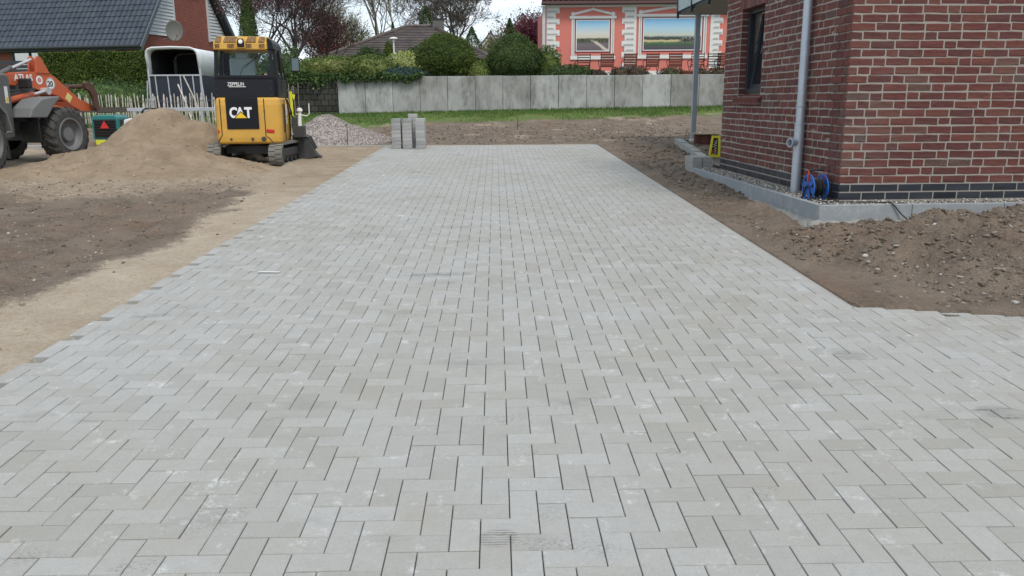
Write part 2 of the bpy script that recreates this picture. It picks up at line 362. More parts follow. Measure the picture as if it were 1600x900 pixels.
tag(stones('soil_stones', P, s, soil_stone, 3), 'loose stones and clods lying on the dark soil heap', 'stones', kind='stuff')
P, s = scatter(7000, -10, XL - .2, 3.5, 13.5, gz, (.004, .026), 6, lambda x, y: (x < -3.3 - .055 * (y - 6)) | (rg.uniform(0, 1, len(x)) < .10))
P2, s2 = scatter(2600, -3.5, 7, 19.8, 27, gz, (.012, .05), 5); P3, s3 = scatter(1800, 2.45, 3.1, 7, 19, gz, (.006, .03), 6)
tag(stones('ground_stones', np.concatenate([P, P2, P3]), np.concatenate([s, s2, s3]), soil_stone, 9), 'small stones strewn over the bare ground around the paved drive', 'stones', kind='stuff')
# clods (uneven soil lumps)
M = Mat('soil_clod', .98, spec=.15); M.color(M.mix(M.rng(M.noise(25, 5), .35, .7), (.12, .092, .068), (.24, .19, .145))); M.bump(M.noise(90, 4), .01); clod_m = M.m
P, s = scatter(7000, 2.6, 7, 4.6, 8.0, m_zz, (.004, .034), 8, lambda x, y: (y > wing_y(x) + .2)); P2, s2 = scatter(2200, -3.5, 6.5, 20, 27, gz, (.01, .05), 5)
P3, s3 = scatter(900, 2.55, 3.12, 7.5, 17, gz, (.008, .04), 4)
P4, s4 = scatter(220, 3.0, 5, 13.5, 19.5, gz, (.02, .07), 4); P5, s5 = scatter(1300, -9.5, -3.2, 6, 12.8, gz, (.006, .03), 5); P4 = np.concatenate([P4, P5]); s4 = np.concatenate([s4, s5])
tag(stones('soil_clods', np.concatenate([P, P2, P3, P4]), np.concatenate([s, s2, s3, s4]), clod_m, 13, flat=.75), 'crumbly lumps of dark earth on the soil heap and behind the drive', 'soil', kind='stuff')
M = Mat('sand_clod', .98, spec=.15); M.color(M.mix(M.rng(M.noise(25, 5), .35, .7), (.32, .24, .16), (.44, .34, .235))); sclod_m = M.m
P, s = scatter(1500, -9, -4.2, 12.6, 18.5, lambda x, y: np.maximum(sand_z(x, y), gz(x, y)), (.006, .035), 5); P2, s2 = scatter(700, -8, XL - .3, 3.5, 13, gz, (.006, .02), 4)
tag(stones('sand_lumps', np.concatenate([P, P2]), np.concatenate([s, s2]), sclod_m, 14, flat=.75), 'crumbs of damp sand on the sand heap', 'sand', kind='stuff')
# gravel pile
def grav_z(x, y):
    p = cone(x, y, -4.2, 21.0, .66, 1.05, 1.2, 1, 1, .25); p = smax(p, cone(x, y, -3.6, 20.9, .42, 1.1, 1.1)); p = smax(p, cone(x, y, -4.9, 21.2, .4, .9, 1.1))
    return np.maximum(gz(x, y) - .03, SL * y - .03 + p + .03 * fbm(x, y, 2.5, 3, 7))
gp = thing('gravel_pile', 'low cone of pinkish grey gravel behind the mini excavator', 'gravel pile', (0, 0, 0)); gp['kind'] = 'stuff'
xs = np.arange(-6.3, -1.9, .06); ys = np.arange(19.75, 22.8, .06); X, Y = np.meshgrid(xs, ys); i = np.arange(X.size).reshape(X.shape)
o = npmesh('gravel_bed', np.stack([X, Y, grav_z(X, Y) - .012], -1).reshape(-1, 3), np.stack([i[:-1, :-1], i[:-1, 1:], i[1:, 1:], i[1:, :-1]], -1).reshape(-1, 4), grey_gravel, gp, True)
P, s = scatter(17000, -6.0, -2.2, 19.8, 22.6, grav_z, (.006, .021), 2, lambda x, y: (grav_z(x, y) - gz(x, y) > .0) | (rg.uniform(0, 1, len(x)) < .03))
o = stones('gravel', P, s, grey_gravel, 17, gp); o['kind'] = 'stuff'

# ------------------------------------------------------------------ paving
pv = thing('paving', None, None, (0, 0, 0)); pv['kind'] = 'structure'
M = Mat('paver', .72, spec=.35)
rd = M.rand(); pos = M.coord(True)
base = M.ramp(rd, [(0, (.335, .324, .288)), (.3, (.366, .356, .320)), (.7, (.382, .374, .340)), (1, (.415, .409, .382))])
big = M.noise(.55, 5, .6); base = M.mix(M.rng(big, .42, .68, 0, .45), base, (.47, .475, .485), 'MIX')
grain = M.noise(260, 3, .7); base = M.mix(M.rng(grain, .4, .7, 0, .38), base, (.17, .165, .155)); g2_ = M.noise(70, 4, .75); base = M.mix(M.rng(g2_, .52, .75, 0, .35), base, (.22, .215, .2))
mott = M.noise(14, 5, .6); base = M.mix(M.rng(mott, .5, .72, 0, .3), base, (.3, .295, .275))
eff = M.math('MULTIPLY', M.rng(M.noise(8, 9, .8), .57, .68), M.rng(M.noise(1.3, 3), .35, .6, .3, 1))
base = M.mix(M.math('MULTIPLY', eff, .75), base, (.72, .73, .73))
base = M.mix(M.math('MULTIPLY', M.rng(M.noise(2.6, 6, .7), .52, .72), .38), base, (.33, .295, .235)); base = M.mix(M.rng(M.noise(5, 6, .75, stretch=(1.6, 1, 1)), .6, .72, 0, .3), base, (.255, .245, .225))
# dusty smudges, and tread marks in patches
sm = M.rng(M.noise(1.7, 4, .6, stretch=(1, 2.2, 1)), .60, .74, 0, .42); base = M.mix(sm, base, (.2, .195, .18))
sx = M.n('ShaderNodeSeparateXYZ'); M.l(pos, sx.inputs[0]); X_, Y_ = sx.outputs[0], sx.outputs[1]
def spot(cx, cy, rx, ry, ang):
    mp = M.n('ShaderNodeMapping'); mp.vector_type = 'TEXTURE'; mp.inputs['Location'].default_value = (cx, cy, 0); mp.inputs['Rotation'].default_value = (0, 0, ang); mp.inputs['Scale'].default_value = (rx, ry, 1e4)
    M.l(pos, mp.inputs[0]); ln = M.n('ShaderNodeVectorMath', operation='LENGTH'); M.l(mp.outputs[0], ln.inputs[0]); return M.rng(ln.outputs[1], 1.0, .72)
vo = M.n('ShaderNodeTexVoronoi'); vo.inputs['Scale'].default_value = 62; mpv = M.n('ShaderNodeMapping'); mpv.inputs['Scale'].default_value = (1, 1.9, 1); mpv.inputs['Rotation'].default_value = (0, 0, .3); M.l(pos, mpv.inputs[0]); M.l(mpv.outputs[0], vo.inputs[0])
tread = M.rng(vo.outputs['Distance'], .50, .25)
wv = M.n('ShaderNodeTexWave'); wv.inputs['Scale'].default_value = 22; wv.inputs['Distortion'].default_value = 2.5; wv.inputs['Detail'].default_value = 1; wv.bands_direction = 'Y'; M.l(pos, wv.inputs[0]); stripe = M.rng(wv.outputs[0], .45, .6)
acc = None
for (cx, cy, rx, ry, an) in SPOTS:
    k = spot(cx, cy, rx, ry, an); acc = k if acc is None else M.math('MAXIMUM', acc, k)
base = M.mix(M.math('MULTIPLY', M.math('MULTIPLY', acc, tread), M.rng(M.noise(14, 3), .35, .6, .15, .55)), base, (.16, .16, .155))
k = None
for (cx, cy, rx, ry, an) in BOOT:
    q = spot(cx, cy, rx, ry, an); k = q if k is None else M.math('MAXIMUM', k, q)
base = M.mix(M.math('MULTIPLY', M.math('MULTIPLY', k, stripe), M.rng(M.noise(20, 3), .3, .55, .35, .8)), base, (.16, .16, .155))
M.color(base); M.l(M.rng(mott, .3, .7, .62, .82), M.b.inputs['Roughness']); M.bump(M.math('ADD', grain, M.math('MULTIPLY', mott, .6)), .0022, .6)
paver_m = M.m
joint_m = simple('joint_sand', (.10, .092, .078), .95, dcol=(.22, .19, .15), dirt=.8, scale=20, world=True)
side_grey = simple('concrete_edge', (.36, .36, .34), .85, dirt=.4, scale=9, dcol=(.16, .14, .11), bump=.003, world=True)
mb = MB(); mb.add([(XL, -1.5, -.034 - .045), (XR, -1.5, -.034 - .045), (XR, YF, SL * YF - .045), (XL, YF, SL * YF - .045)], [(0, 1, 2, 3)])
mb.add([(XR, -1.5, -.079), (6.2, -1.5, -.079), (6.2, WING[1][1], SL * WING[1][1] - .045), (XR, WING[0][1], SL * WING[0][1] - .045)], [(0, 1, 2, 3)])
mb.v = [(x, y, SL * y - .045) for x, y, z in mb.v]
mb.add([(XL + .22, -1.5, -1.5 * SL - .016), (XR - .02, -1.5, -1.5 * SL - .016), (XR - .02, YF - .02, SL * YF - .016), (XL + .22, YF - .02, SL * YF - .016)], [(0, 1, 2, 3)])
mb.add([(XR - .02, -1.5, -1.5 * SL - .017), (6.2, -1.5, -1.5 * SL - .017), (6.2, WING[1][1] - .15, SL * WING[1][1] - .017), (XR - .02, WING[0][1] - .15, SL * WING[0][1] - .017)], [(0, 1, 2, 3)])
mb.build('sand_bed', joint_m, pv)
U = .1; X0 = .035 - 29 * U; Y0 = 2.60 - .1 * (1 + 4 * 10)      # lattice origin
def clip_poly(poly, a, b, c):       # keep a x + b y <= c
    o = []
    for i in range(len(poly)):
        p, q = poly[i], poly[(i + 1) % len(poly)]; dp = a * p[0] + b * p[1] - c; dq = a * q[0] + b * q[1] - c
        if dp <= 0: o.append(p)
        if dp * dq < 0: t = dp / (dp - dq); o.append((p[0] + (q[0] - p[0]) * t, p[1] + (q[1] - p[1]) * t))
    return o
def parea(p): return abs(sum(p[i][0] * p[(i + 1) % len(p)][1] - p[(i + 1) % len(p)][0] * p[i][1] for i in range(len(p)))) / 2
G = .0017; plist = []; prg = random.Random(4)
EB = (WING[1][1] - WING[0][1]) / (WING[1][0] - WING[0][0])
for j in range(-2, 214):
    for i in range(0, 90):
        m = (i + j) % 4
        if m == 0: wx, wy = 2, 1
        elif m == 2: wx, wy = 1, 2
        else: continue
        x0, y0 = X0 + i * U, Y0 + j * U; x1, y1 = x0 + wx * U, y0 + wy * U
        if y0 < -.9 or x0 > 5.9 or x0 < .035 - 26 * U - .01: continue
        poly = [(x0 + G, y0 + G), (x1 - G, y0 + G), (x1 - G, y1 - G), (x0 + G, y1 - G)]; full = True
        if y1 > YF: poly = clip_poly(poly, 0, 1, YF - .003); full = False
        if len(poly) < 3: continue
        if x1 > XR and y1 > wing_y(max(x0, XR)) - .0:
            if y0 > WING[0][1] - .02: poly = clip_poly(poly, 1, 0, XR); full = False
            else:
                q = clip_poly(poly, -EB, 1, WING[0][1] - EB * WING[0][0] - .0)
                if len(q) < 3: continue
                if parea(q) < .007 and x0 > XR and prg.random() < .8: continue
                if x0 < XR: q = poly if y1 < WING[0][1] + .05 else clip_poly(poly, 1, 0, XR)
                poly = q; full = full and parea(q) > .0189
        if len(poly) < 3 or parea(poly) < .0015: continue
        plist.append((poly, m, full and len(poly) == 4))
f_ = f; 
def camz(p): return (Vector(p) - Vector((0, 0, 1.466)))
def toscreen(p):
    v = camz(p); z = v.dot(f_); return 800 + 1290 * v.dot(r2) / z, 450 - 1290 * v.dot(u2) / z, z
def paver_geo(poly, dz, tilt, top=.0):
    """chamfered slab: bottom ring, shoulder ring, top ring; z from the slope of the drive"""
    cx = sum(p[0] for p in poly) / len(poly); cy = sum(p[1] for p in poly) / len(poly); n = len(poly); vs = []
    for k, (ins, h) in enumerate(((0, -.08), (0, -.0025), (.0028, 0))):
        for x, y in poly:
            d = math.hypot(x - cx, y - cy); t = 1 - ins * 1.2 / d
            X, Y = cx + (x - cx) * t, cy + (y - cy) * t
            vs.append((X, Y, SL * cy + SL * (Y - cy) + h + dz + tilt[0] * (X - cx) + tilt[1] * (Y - cy)))
    fs = [tuple(range(2 * n, 3 * n))]
    for a in range(2):
        for i in range(n): jn = (i + 1) % n; fs.append((a * n + i, a * n + jn, (a + 1) * n + jn, (a + 1) * n + i))
    return vs, fs
shared = {}
cand = []
for k, (poly, m, full) in enumerate(plist):
    cx = sum(p[0] for p in poly) / len(poly); cy = sum(p[1] for p in poly) / len(poly)
    if cy < 1: continue
    sx_, sy_, z_ = toscreen((cx, cy, SL * cy))
    if full and 5 < sx_ < 1595 and sy_ < 900: cand.append((z_, k))
cand.sort(); single = {k for z_, k in cand[:299]}
fv, ff3 = [], []
fmb = MB()
for k, (poly, m, full) in enumerate(plist):
    dz = prg.gauss(0, .0009); tl = (prg.gauss(0, .005), prg.gauss(0, .005))
    if k in single:
        cx = sum(p[0] for p in poly) / 4; cy = sum(p[1] for p in poly) / 4
        if m not in shared:
            vs, fs = paver_geo([(x - cx, y - cy) for x, y in poly], 0, (0, 0)); me = bpy.data.meshes.new('paver'); me.from_pydata(vs, [], fs); me.materials.append(paver_m); shared[m] = me
        o = link('paver', shared[m], pv); o.location = (cx, cy, SL * cy + dz); o.rotation_euler = (tl[1], -tl[0], prg.gauss(0, .0015))
    else:
        vs, fs = paver_geo(poly, dz, tl); fmb.add(vs, fs)
fmb.M = Matrix(); o = fmb.build('farther_pavers', paver_m, pv); o['kind'] = 'stuff'
# edging
mb = MB()
def strip(mb, p, q, wd, zt, h, n=1, gap=.004):
    p = Vector((*p, 0)); q = Vector((*q, 0)); d = (q - p); Ls = d.length; d.normalize(); s_ = Vector((d.y, -d.x, 0)); 
    for i in range(n):
        a = p + d * (Ls * i / n + gap / 2); b = p + d * (Ls * (i + 1) / n - gap / 2)
        vs = [a, b, b + s_ * wd, a + s_ * wd]; vs = [(v.x, v.y, zt(v.x, v.y) - h) for v in vs] + [(v.x, v.y, zt(v.x, v.y)) for v in vs]
        mb.add(vs, [(0, 1, 2, 3), (7, 6, 5, 4), (0, 4, 5, 1), (1, 5, 6, 2), (2, 6, 7, 3), (3, 7, 4, 0)])
zp = lambda x, y: SL * y - .004
strip(mb, (XR + .003, YF), (XR + .003, 5.25), -.045, zp, .12, 14)
mb2 = MB(); strip(mb2, (XR + .01, 5.246), (6.2, WING[1][1] + .003), -.05, zp, .12, 4)
o = mb.build('edging_strip', side_grey, None, bevel=.004); tag(o, kind='structure'); o = mb2.build('edging_strip', side_grey, None, bevel=.004); tag(o, kind='structure')
mb3 = MB(); strip(mb3, (XL - 2.9, 19.62), (XL + .35, 19.5), .07, lambda x, y: SL * y + .015, .15, 4); tag(mb3.build('edging_strip', side_grey, None, bevel=.005), kind='structure')
mb3 = MB(); strip(mb3, (XL + .36, YF + .07), (XR, YF + .07), .066, lambda x, y: SL * y - .002, .12, 5); tag(mb3.build('edging_strip', side_grey, None, bevel=.005), kind='structure')
# ------------------------------------------------------------------ brick house on the right
WD = Vector((-.037, .999, 0)).normalized(); ND = Vector((WD.y, -WD.x, 0))     # along the side wall, along the front wall
HC = Vector((3.508, 8.414, 0)); ZB = .445
house = thing('brick_house', 'new dark red brick house with black plinth course, narrow tilted window and grey downpipe', 'house', (0, 0, 0))
M = Mat('red_brick', .88, spec=.3); rd = M.rand()
bc = M.ramp(rd, [(0, (.105, .044, .040)), (.25, (.125, .042, .037)), (.55, (.142, .046, .039)), (.8, (.165, .056, .044)), (.93, (.155, .070, .053)), (1, (.105, .075, .066))])
n1 = M.noise(16, 6, .7, stretch=(1, 1, 2.2)); n2 = M.noise(110, 4, .7)
bc = M.mix(M.rng(n1, .5, .72, 0, .6), bc, (.065, .032, .030)); bc = M.mix(M.rng(n2, .55, .75, 0, .5), bc, (.27, .15, .12))
bc = M.mix(M.rng(M.noise(1.1, 4), .52, .75, 0, .12), bc, (.30, .26, .24)); bc = M.mix(M.rng(M.noise(38, 5, .75), .5, .75, 0, .5), bc, (.075, .035, .032))
M.color(bc); M.bump(M.math('ADD', M.math('MULTIPLY', n1, 1.6), n2), .006, 1.); brick_m = M.m
M = Mat('mortar', .95, spec=.2); n2 = M.noise(160, 4, .7); M.color(M.mix(n2, (.25, .225, .195), (.40, .37, .33))); M.bump(n2, .004); mortar_m = M.m
M = Mat('black_brick', .42); M.color(M.mix(M.rand(), (.012, .014, .02), (.028, .032, .042))); M.bump(M.noise(60, 4), .001); bbrick_m = M.m
WIN = (2.47, 3.38, 1.50, 2.64)          # opening in the side wall: s0, s1, z0, z1
ZT = 5.3; LF = 4.4; LS = 4.03
def wpt(face, s, z, out):               # point on a wall face; out = distance in front of it
    if face == 'front': return HC + ND * s - WD * out + Vector((0, 0, z))
    return HC + WD * s - ND * out + Vector((0, 0, z))
# mortar backing
mo = -.0008
def quad_box(mb, face, s0, s1, z0, z1, o0, o1):
    vs = [wpt(face, s, z, o) for o in (o0, o1) for z in (z0, z1) for s in (s0, s1)]
    mb.add(vs, [(0, 1, 3, 2), (4, 6, 7, 5), (0, 4, 5, 1), (2, 3, 7, 6), (0, 2, 6, 4), (1, 5, 7, 3)])
mb = MB(); quad_box(mb, 'front', .012, LF, -.2, ZT, -.30, mo)
mw_ = MB(); z0 = -.2
quad_box(mb, 'side', .30, WIN[0] + .004, z0, ZT, -.30, mo); quad_box(mb, 'side', WIN[1] - .004, LS, z0, ZT, -.30, mo)
quad_box(mb, 'side', WIN[0] + .004, WIN[1] - .004, z0, WIN[2] - .01, -.30, mo); quad_box(mb, 'side', WIN[0] + .004, WIN[1] - .004, WIN[3] + .01, ZT, -.30, mo)
# recessed rear body behind the terrace
mb.box((8.6, 15.6, 2.6), (3.4, 6.4, 5.4)); mb.box((6.0, 12.2, 2.6), (3.6, .4, 5.4))
mb.build('wall', mortar_m, house)
brg = random.Random(11); bricks = []     # (face, s0, s1, z0, z1, black)
CH = .0833; BZ = .068
def course_list():
    k = 0; z = ZB
    while z < ZT: yield k, z; z += CH; k += 1
for face, LL in (('front', LF), ('side', LS)):
    for k, z in course_list():
        black = k < 2
        s = -.004 if face == 'front' else .0
        own = (k % 2 == 0) if face == 'front' else (k % 2 == 1)       # whose stretcher takes the corner
        first = (.24 if k % 4 < 2 else .18) if own else (.115 if face == 'front' else 0.)
        start = True; run = brg.randint(1, 4)
        while s < LL - .02:
            if start: ln = (.24, .115, .2, .16)[(k * 3) % 4] if own else .115 * (1 if k % 3 else .8); start = False
            elif black: ln = .24
            else:
                run -= 1
                if run <= 0: ln = .115; run = brg.choice((2, 3, 3, 4, 4, 5)) if face == 'front' else brg.choice((2, 2, 3, 3, 4))
                else: ln = .237
            e = min(s + ln, LL)
            if face == 'side' and z + BZ > WIN[2] - .02 and z < WIN[3] + .01 and e > WIN[0] and s < WIN[1]:
                if s < WIN[0] - .04: bricks.append((face, s, WIN[0] - .0, z, black))
                s = WIN[1] + (0. if k % 2 else .0); bricks.append((face, s, s + (.115 if k % 2 else .24), z, black)); s += (.115 if k % 2 else .24) + .011; continue
            if face == 'side' and WIN[3] + .01 <= z < WIN[3] + .24 and e > WIN[0] - .06 and s < WIN[1] + .06:
                if s < WIN[0] - .1: bricks.append((face, s, WIN[0] - .07, z, black))
                s = WIN[1] + .07; continue
            if e - s > .03: bricks.append((face, s, e, z, black))
            s = e + .0135
def brick_mesh(seed):
    rg_ = random.Random(seed); vs = []; c = .06
    # box -0.5..0.5 along s, 0..1 depth, -0.5..0.5 z, chamfered front with a wavy rim
    for dpt, ins in ((-1., 0), (.75, 0), (1., 1)):
        for s_, z_ in ((-.5, -.5), (0, -.5), (.5, -.5), (.5, 0), (.5, .5), (0, .5), (-.5, .5), (-.5, 0)):
            js = rg_.uniform(-.008, .008); jz = rg_.uniform(-.05, .05)
            vs.append((s_ * (1 - ins * .035) + js, dpt + (rg_.uniform(-.25, .1) if ins else 0), z_ * (1 - ins * .13) + jz))
    fs = [tuple(range(16, 24))]
    for a in range(2):
        for i in range(8): j = (i + 1) % 8; fs.append((a * 8 + i, a * 8 + j, a * 8 + 8 + j, a * 8 + 8 + i))
    me = bpy.data.meshes.new('brick'); me.from_pydata(vs, [], fs); return me
meshes = {}
for b in (False, True):
    meshes[b] = []
    for q in range(6):
        me = brick_mesh(q); me.materials.append(bbrick_m if b else brick_m)
        if b:
            for v in me.vertices: v.co.x = round(v.co.x * 2, 1) / 2 if abs(v.co.x) > .4 else v.co.x; v.co.z = (math.copysign(.5, v.co.z) if abs(v.co.z) > .3 else 0) * (1 if v.co.y < .8 else .94); v.co.y = min(v.co.y, 1) if v.co.y < .5 else (.9 if v.co.y < .99 else 1)
        meshes[b].append(me)
def brick_xf(face, s0, s1, z, jit):
    o = (-.0100 if face == 'front' else -.0106) + jit; c = wpt(face, (s0 + s1) / 2, z + BZ / 2, o)
    a = ND if face == 'front' else -WD
    d = -WD if face == 'front' else -ND
    if face == 'side': a = WD; m = Matrix((WD, d, Vector((0, 0, 1)))).transposed()
    else: m = Matrix((ND, d, Vector((0, 0, 1)))).transposed()
    return Matrix.Translation(c - d * .0) @ m.to_4x4() @ Matrix.Diagonal(((s1 - s0), .014, BZ, 1))
# the three hundred that show largest become parts
sc_ = []
for k, (face, s0, s1, z, black) in enumerate(bricks):
    p = wpt(face, (s0 + s1) / 2, z + .035, 0); a = toscreen(wpt(face, s0, z, 0)); b = toscreen(wpt(face, s1, z + BZ, 0))
    cx, cy, zz = toscreen(p)
    if zz > 0 and cx < 1590 and 0 < cy and not black: sc_.append((abs((a[0] - b[0]) * (a[1] - b[1])), k))
    if black and cx < 1595: sc_.append((abs((a[0] - b[0]) * (a[1] - b[1])) + 500, k))
sc_.sort(reverse=True); bs = {k for a_, k in sc_[:299]}
st_r, st_b = MB(), MB()
for k, (face, s0, s1, z, black) in enumerate(bricks):
    X = brick_xf(face, s0 + brg.uniform(0, .002), s1 - brg.uniform(0, .002), z + (0 if black else brg.gauss(0, .0015)), 0 if black else min(max(brg.gauss(0, .0012), -.0015), .003)); me = meshes[black][brg.randrange(6)]
    if k in bs:
        o = link('brick', me, house); o.matrix_local = X
    else:
        t = st_b if black else st_r; t.M = X; t.add([v.co[:] for v in me.vertices], [tuple(p.vertices) for p in me.polygons])
o = st_r.build('further_bricks', brick_m, house); o['kind'] = 'stuff'; o = st_b.build('further_plinth_bricks', bbrick_m, house); o['kind'] = 'stuff'
# window: reveal bricks, soldier course, rowlock sill, frame and tilted sash
rv = MB()
for k, z in course_list():
    if WIN[2] - .06 < z < WIN[3]:
        for sd_ in (0, 1):
            s_ = WIN[sd_]; o0, o1 = -.004, -.155
            a, b = (s_ - .02, s_ + .009) if sd_ == 0 else (s_ - .009, s_ + .02)
            quad_box(rv, 'side', a, b, max(z, WIN[2]), min(z + BZ, WIN[3]), -.01, -.105)
rv.build('reveal_bricks', brick_m, house)['kind'] = 'stuff'
lt = thing('lintel'); lt.parent = house
n = 17
for i in range(n):
    m1 = MB(); s0 = WIN[0] - .06 + (WIN[1] - WIN[0] + .12) * i / n; quad_box(m1, 'side', s0 + .006, s0 + (WIN[1] - WIN[0] + .12) / n - .006, WIN[3], WIN[3] + .235, -.12, .006 + brg.gauss(0, .001)); m1.build('brick', brick_m, lt, bevel=.003, seg=1)
sl = thing('window_sill'); sl.parent = house
n = 15
for i in range(n):
    m1 = MB(); s0 = WIN[0] - .06 + (WIN[1] - WIN[0] + .12) * i / n; s1 = s0 + (WIN[1] - WIN[0] + .12) / n - .017
    vs = [wpt('side', s, z, o) for s in (s0, s1) for z, o in ((WIN[2] - .115, -.1), (WIN[2] - .115, .05), (WIN[2] - .035, .06), (WIN[2] + .02, -.1))]
    m1.add(vs, [(0, 1, 2, 3), (7, 6, 5, 4), (0, 4, 5, 1), (1, 5, 6, 2), (2, 6, 7, 3), (3, 7, 4, 0)]); m1.build('brick', brick_m, sl, bevel=.003, seg=1)
mm = MB(); quad_box(mm, 'side', WIN[0] - .06, WIN[1] + .06, WIN[2] - .11, WIN[2] - .035, -.1, .048); mm.build('sill_mortar', mortar_m, sl)
mm = MB(); quad_box(mm, 'side', WIN[0] - .06, WIN[1] + .06, WIN[3] + .005, WIN[3] + .23, -.13, .0025); mm.build('lintel_mortar', mortar_m, lt)
frame_m = simple('anthracite_frame', (.022, .027, .034), .4, dirt=.08)
M = Mat('window_glass', .03, spec=.9); M.b.inputs['Base Color'].default_value = (.02, .025, .03, 1); M.b.inputs['Transmission Weight'].default_value = .55; M.b.inputs['IOR'].default_value = 1.5; glass_m = M.m
wn = thing('window'); wn.parent = house
fr = MB(); a0, a1, b0, b1 = WIN[0] + .014, WIN[1] - .014, WIN[2] + .025, WIN[3]
for q in ((a0, a0 + .06, b0, b1), (a1 - .06, a1, b0, b1), (a0 + .06, a1 - .06, b0, b0 + .07), (a0 + .06, a1 - .06, b1 - .06, b1)): quad_box(fr, 'side', *q, -.17, -.095)
fr.build('frame', frame_m, wn, bevel=.004)
def tilt(mbx, s0, s1, z0, z1, o0, o1):
    """box of the sash, tipped inwards about its lower edge"""
    vs = []
    for o in (o0, o1):
        for z in (z0, z1):
            for s in (s0, s1): vs.append(wpt('side', s, z, o - (z - b0 - .07) * .13))
    mbx.add(vs, [(0, 1, 3, 2), (4, 6, 7, 5), (0, 4, 5, 1), (2, 3, 7, 6), (0, 2, 6, 4), (1, 5, 7, 3)])
sa = MB(); c0, c1, d0, d1 = a0 + .05, a1 - .05, b0 + .06, b1 - .05
for q in ((c0, c0 + .07, d0, d1), (c1 - .07, c1, d0, d1), (c0 + .07, c1 - .07, d0, d0 + .07), (c0 + .07, c1 - .07, d1 - .07, d1)): tilt(sa, *q, -.2, -.135)
sash = sa.build('sash', frame_m, wn, bevel=.004)
gp_ = MB(); tilt(gp_, c0 + .07, c1 - .07, d0 + .07, d1 - .07, -.175, -.16); gp_.build('pane', glass_m, wn)
hd = MB(); tilt(hd, c1 - .045, c1 - .02, (d0 + d1) / 2 - .01, (d0 + d1) / 2 + .1, -.13, -.115); hd.build('handle', simple('alu', (.5, .5, .5), .35, .9), wn)
rm = MB(); room_m = simple('room_dark', (.05, .05, .055), .9); quad_box(rm, 'side', WIN[0] - .3, WIN[1] + .3, WIN[2] - .3, WIN[3] + .3, -1.3, -1.25); rm.build('room_wall', room_m, wn)
# downpipe
zinc = simple('zinc', (.50, .54, .60), .42, .5, dirt=.25, scale=5, dcol=(.3, .3, .32), bump=.0008, bscale=30)
dp = thing('downpipe'); dp.parent = house
def pp(z, out=.07, s=.945): return wpt('side', s, z, out)
d_ = MB(); d_.cyl(pp(.40), pp(1.19), .054, n=24); d_.cyl(pp(1.17), pp(4.9), .047, n=24); d_.build('pipe', zinc, dp, smooth=False)
for p in d_.v: pass
for z, rr in ((1.18, .061), (1.38, .059), (.76, .058), (3.2, .056)):
    rg_ = MB(); rg_.lathe(pp(z), (0, 0, 1), [(rr - .005, -.006), (rr, -.003), (rr, .003), (rr - .005, .006)], 24); rg_.build('pipe_clip', zinc, dp, smooth=False)
rp = MB(); po = pp(.98); dirp = (Vector((-.93, -.36, .0))).normalized()
rp.lathe(po, dirp, [(.042, .0), (.042, .10), (.052, .105), (.052, .125), (.040, .125), (.040, .05)], 20, caps=False); rp.build('inspection_opening', zinc, dp)
# balcony with post
balcony_m = simple('soffit_paint', (.33, .32, .29), .8, dirt=.2, world=True)
bt = MB(); BZ0 = 3.34
bt.box((6.0, 16.35, BZ0 + .1), (3.5, 6.7, .18)); bal = bt.build('balcony', balcony_m, house, bevel=.01)
et = MB(); et.box((4.235, 16.35, BZ0 + .12), (.03, 6.72, .24)); et.box((6.0, 19.715, BZ0 + .12), (3.5, .03, .24)); et.build('edge_flashing', frame_m, bal)
for y in (19.72, 18.35, 16.9, 15.4, 13.9):
    q = MB(); q.box((4.19, y, BZ0 + .5), (.05, .05, 1.15)); q.build('railing_post', frame_m, bal)
for x in (5.4, 6.8):
    q = MB(); q.box((x, 19.77, BZ0 + .5), (.05, .05, 1.15)); q.build('railing_post', frame_m, bal)
M = Mat('frosted_glass', .35, spec=.6); tn = M.noise(26, 5, .7); M.color(M.mix(M.rng(tn, .4, .6), (.28, .42, .44), (.75, .84, .84))); M.b.inputs['Transmission Weight'].default_value = .25; frost_m = M.m
for y0, y1 in ((18.38, 19.69), (16.93, 18.32), (15.43, 16.87), (13.93, 15.37)):
    q = MB(); q.box((4.19, (y0 + y1) / 2, BZ0 + .56), (.012, y1 - y0, .98)); q.build('glass_panel', frost_m, bal)
for x0, x1 in ((4.22, 5.37), (5.43, 6.77)):
    q = MB(); q.box(((x0 + x1) / 2, 19.77, BZ0 + .56), (x1 - x0, .012, .98)); q.build('glass_panel', frost_m, bal)
q = MB(); q.box((4.62, 19.58, (BZ0 + .45) / 2 + .01), (.11, .11, BZ0 - .45)); q.box((4.62, 19.58, .455), (.2, .2, .015)); q.build('support_post', zinc, house, bevel=.004)

# kerb of concrete edging stones with mortar haunch and gravel strip
plinth = thing('concrete_kerb', 'grey concrete kerb with mortar footing holding the pebble strip round the brick house', 'kerb')
KO = .33; KT = ZB - .012
kp = [wpt('side', LS + .35, 0, KO), wpt('side', -KO, 0, KO), wpt('front', LF + .3, 0, KO)]
kerb_m = simple('kerb_concrete', (.27, .29, .305), .8, dirt=.9, scale=7, dcol=(.48, .49, .49), bump=.002, world=True)
def kerbrun(face, s0, s1, n):
    for i in range(n):
        a = s0 + (s1 - s0) * i / n + .002; b = s0 + (s1 - s0) * (i + 1) / n - .002
        m = MB(); quad_box(m, face, a, b, KT - .24, KT, KO - .055, KO); m.build('edging_stone', kerb_m, plinth, bevel=.006)
kerbrun('side', -KO + .002, LS + .35, 5); kerbrun('front', -KO, LF, 5)
M = Mat('mortar_haunch', .95, spec=.2); n2 = M.noise(22, 6, .65); M.color(M.mix(n2, (.27, .26, .235), (.40, .39, .36))); M.bump(M.noise(45, 5, .7), .02, 1.); haunch_m = M.m
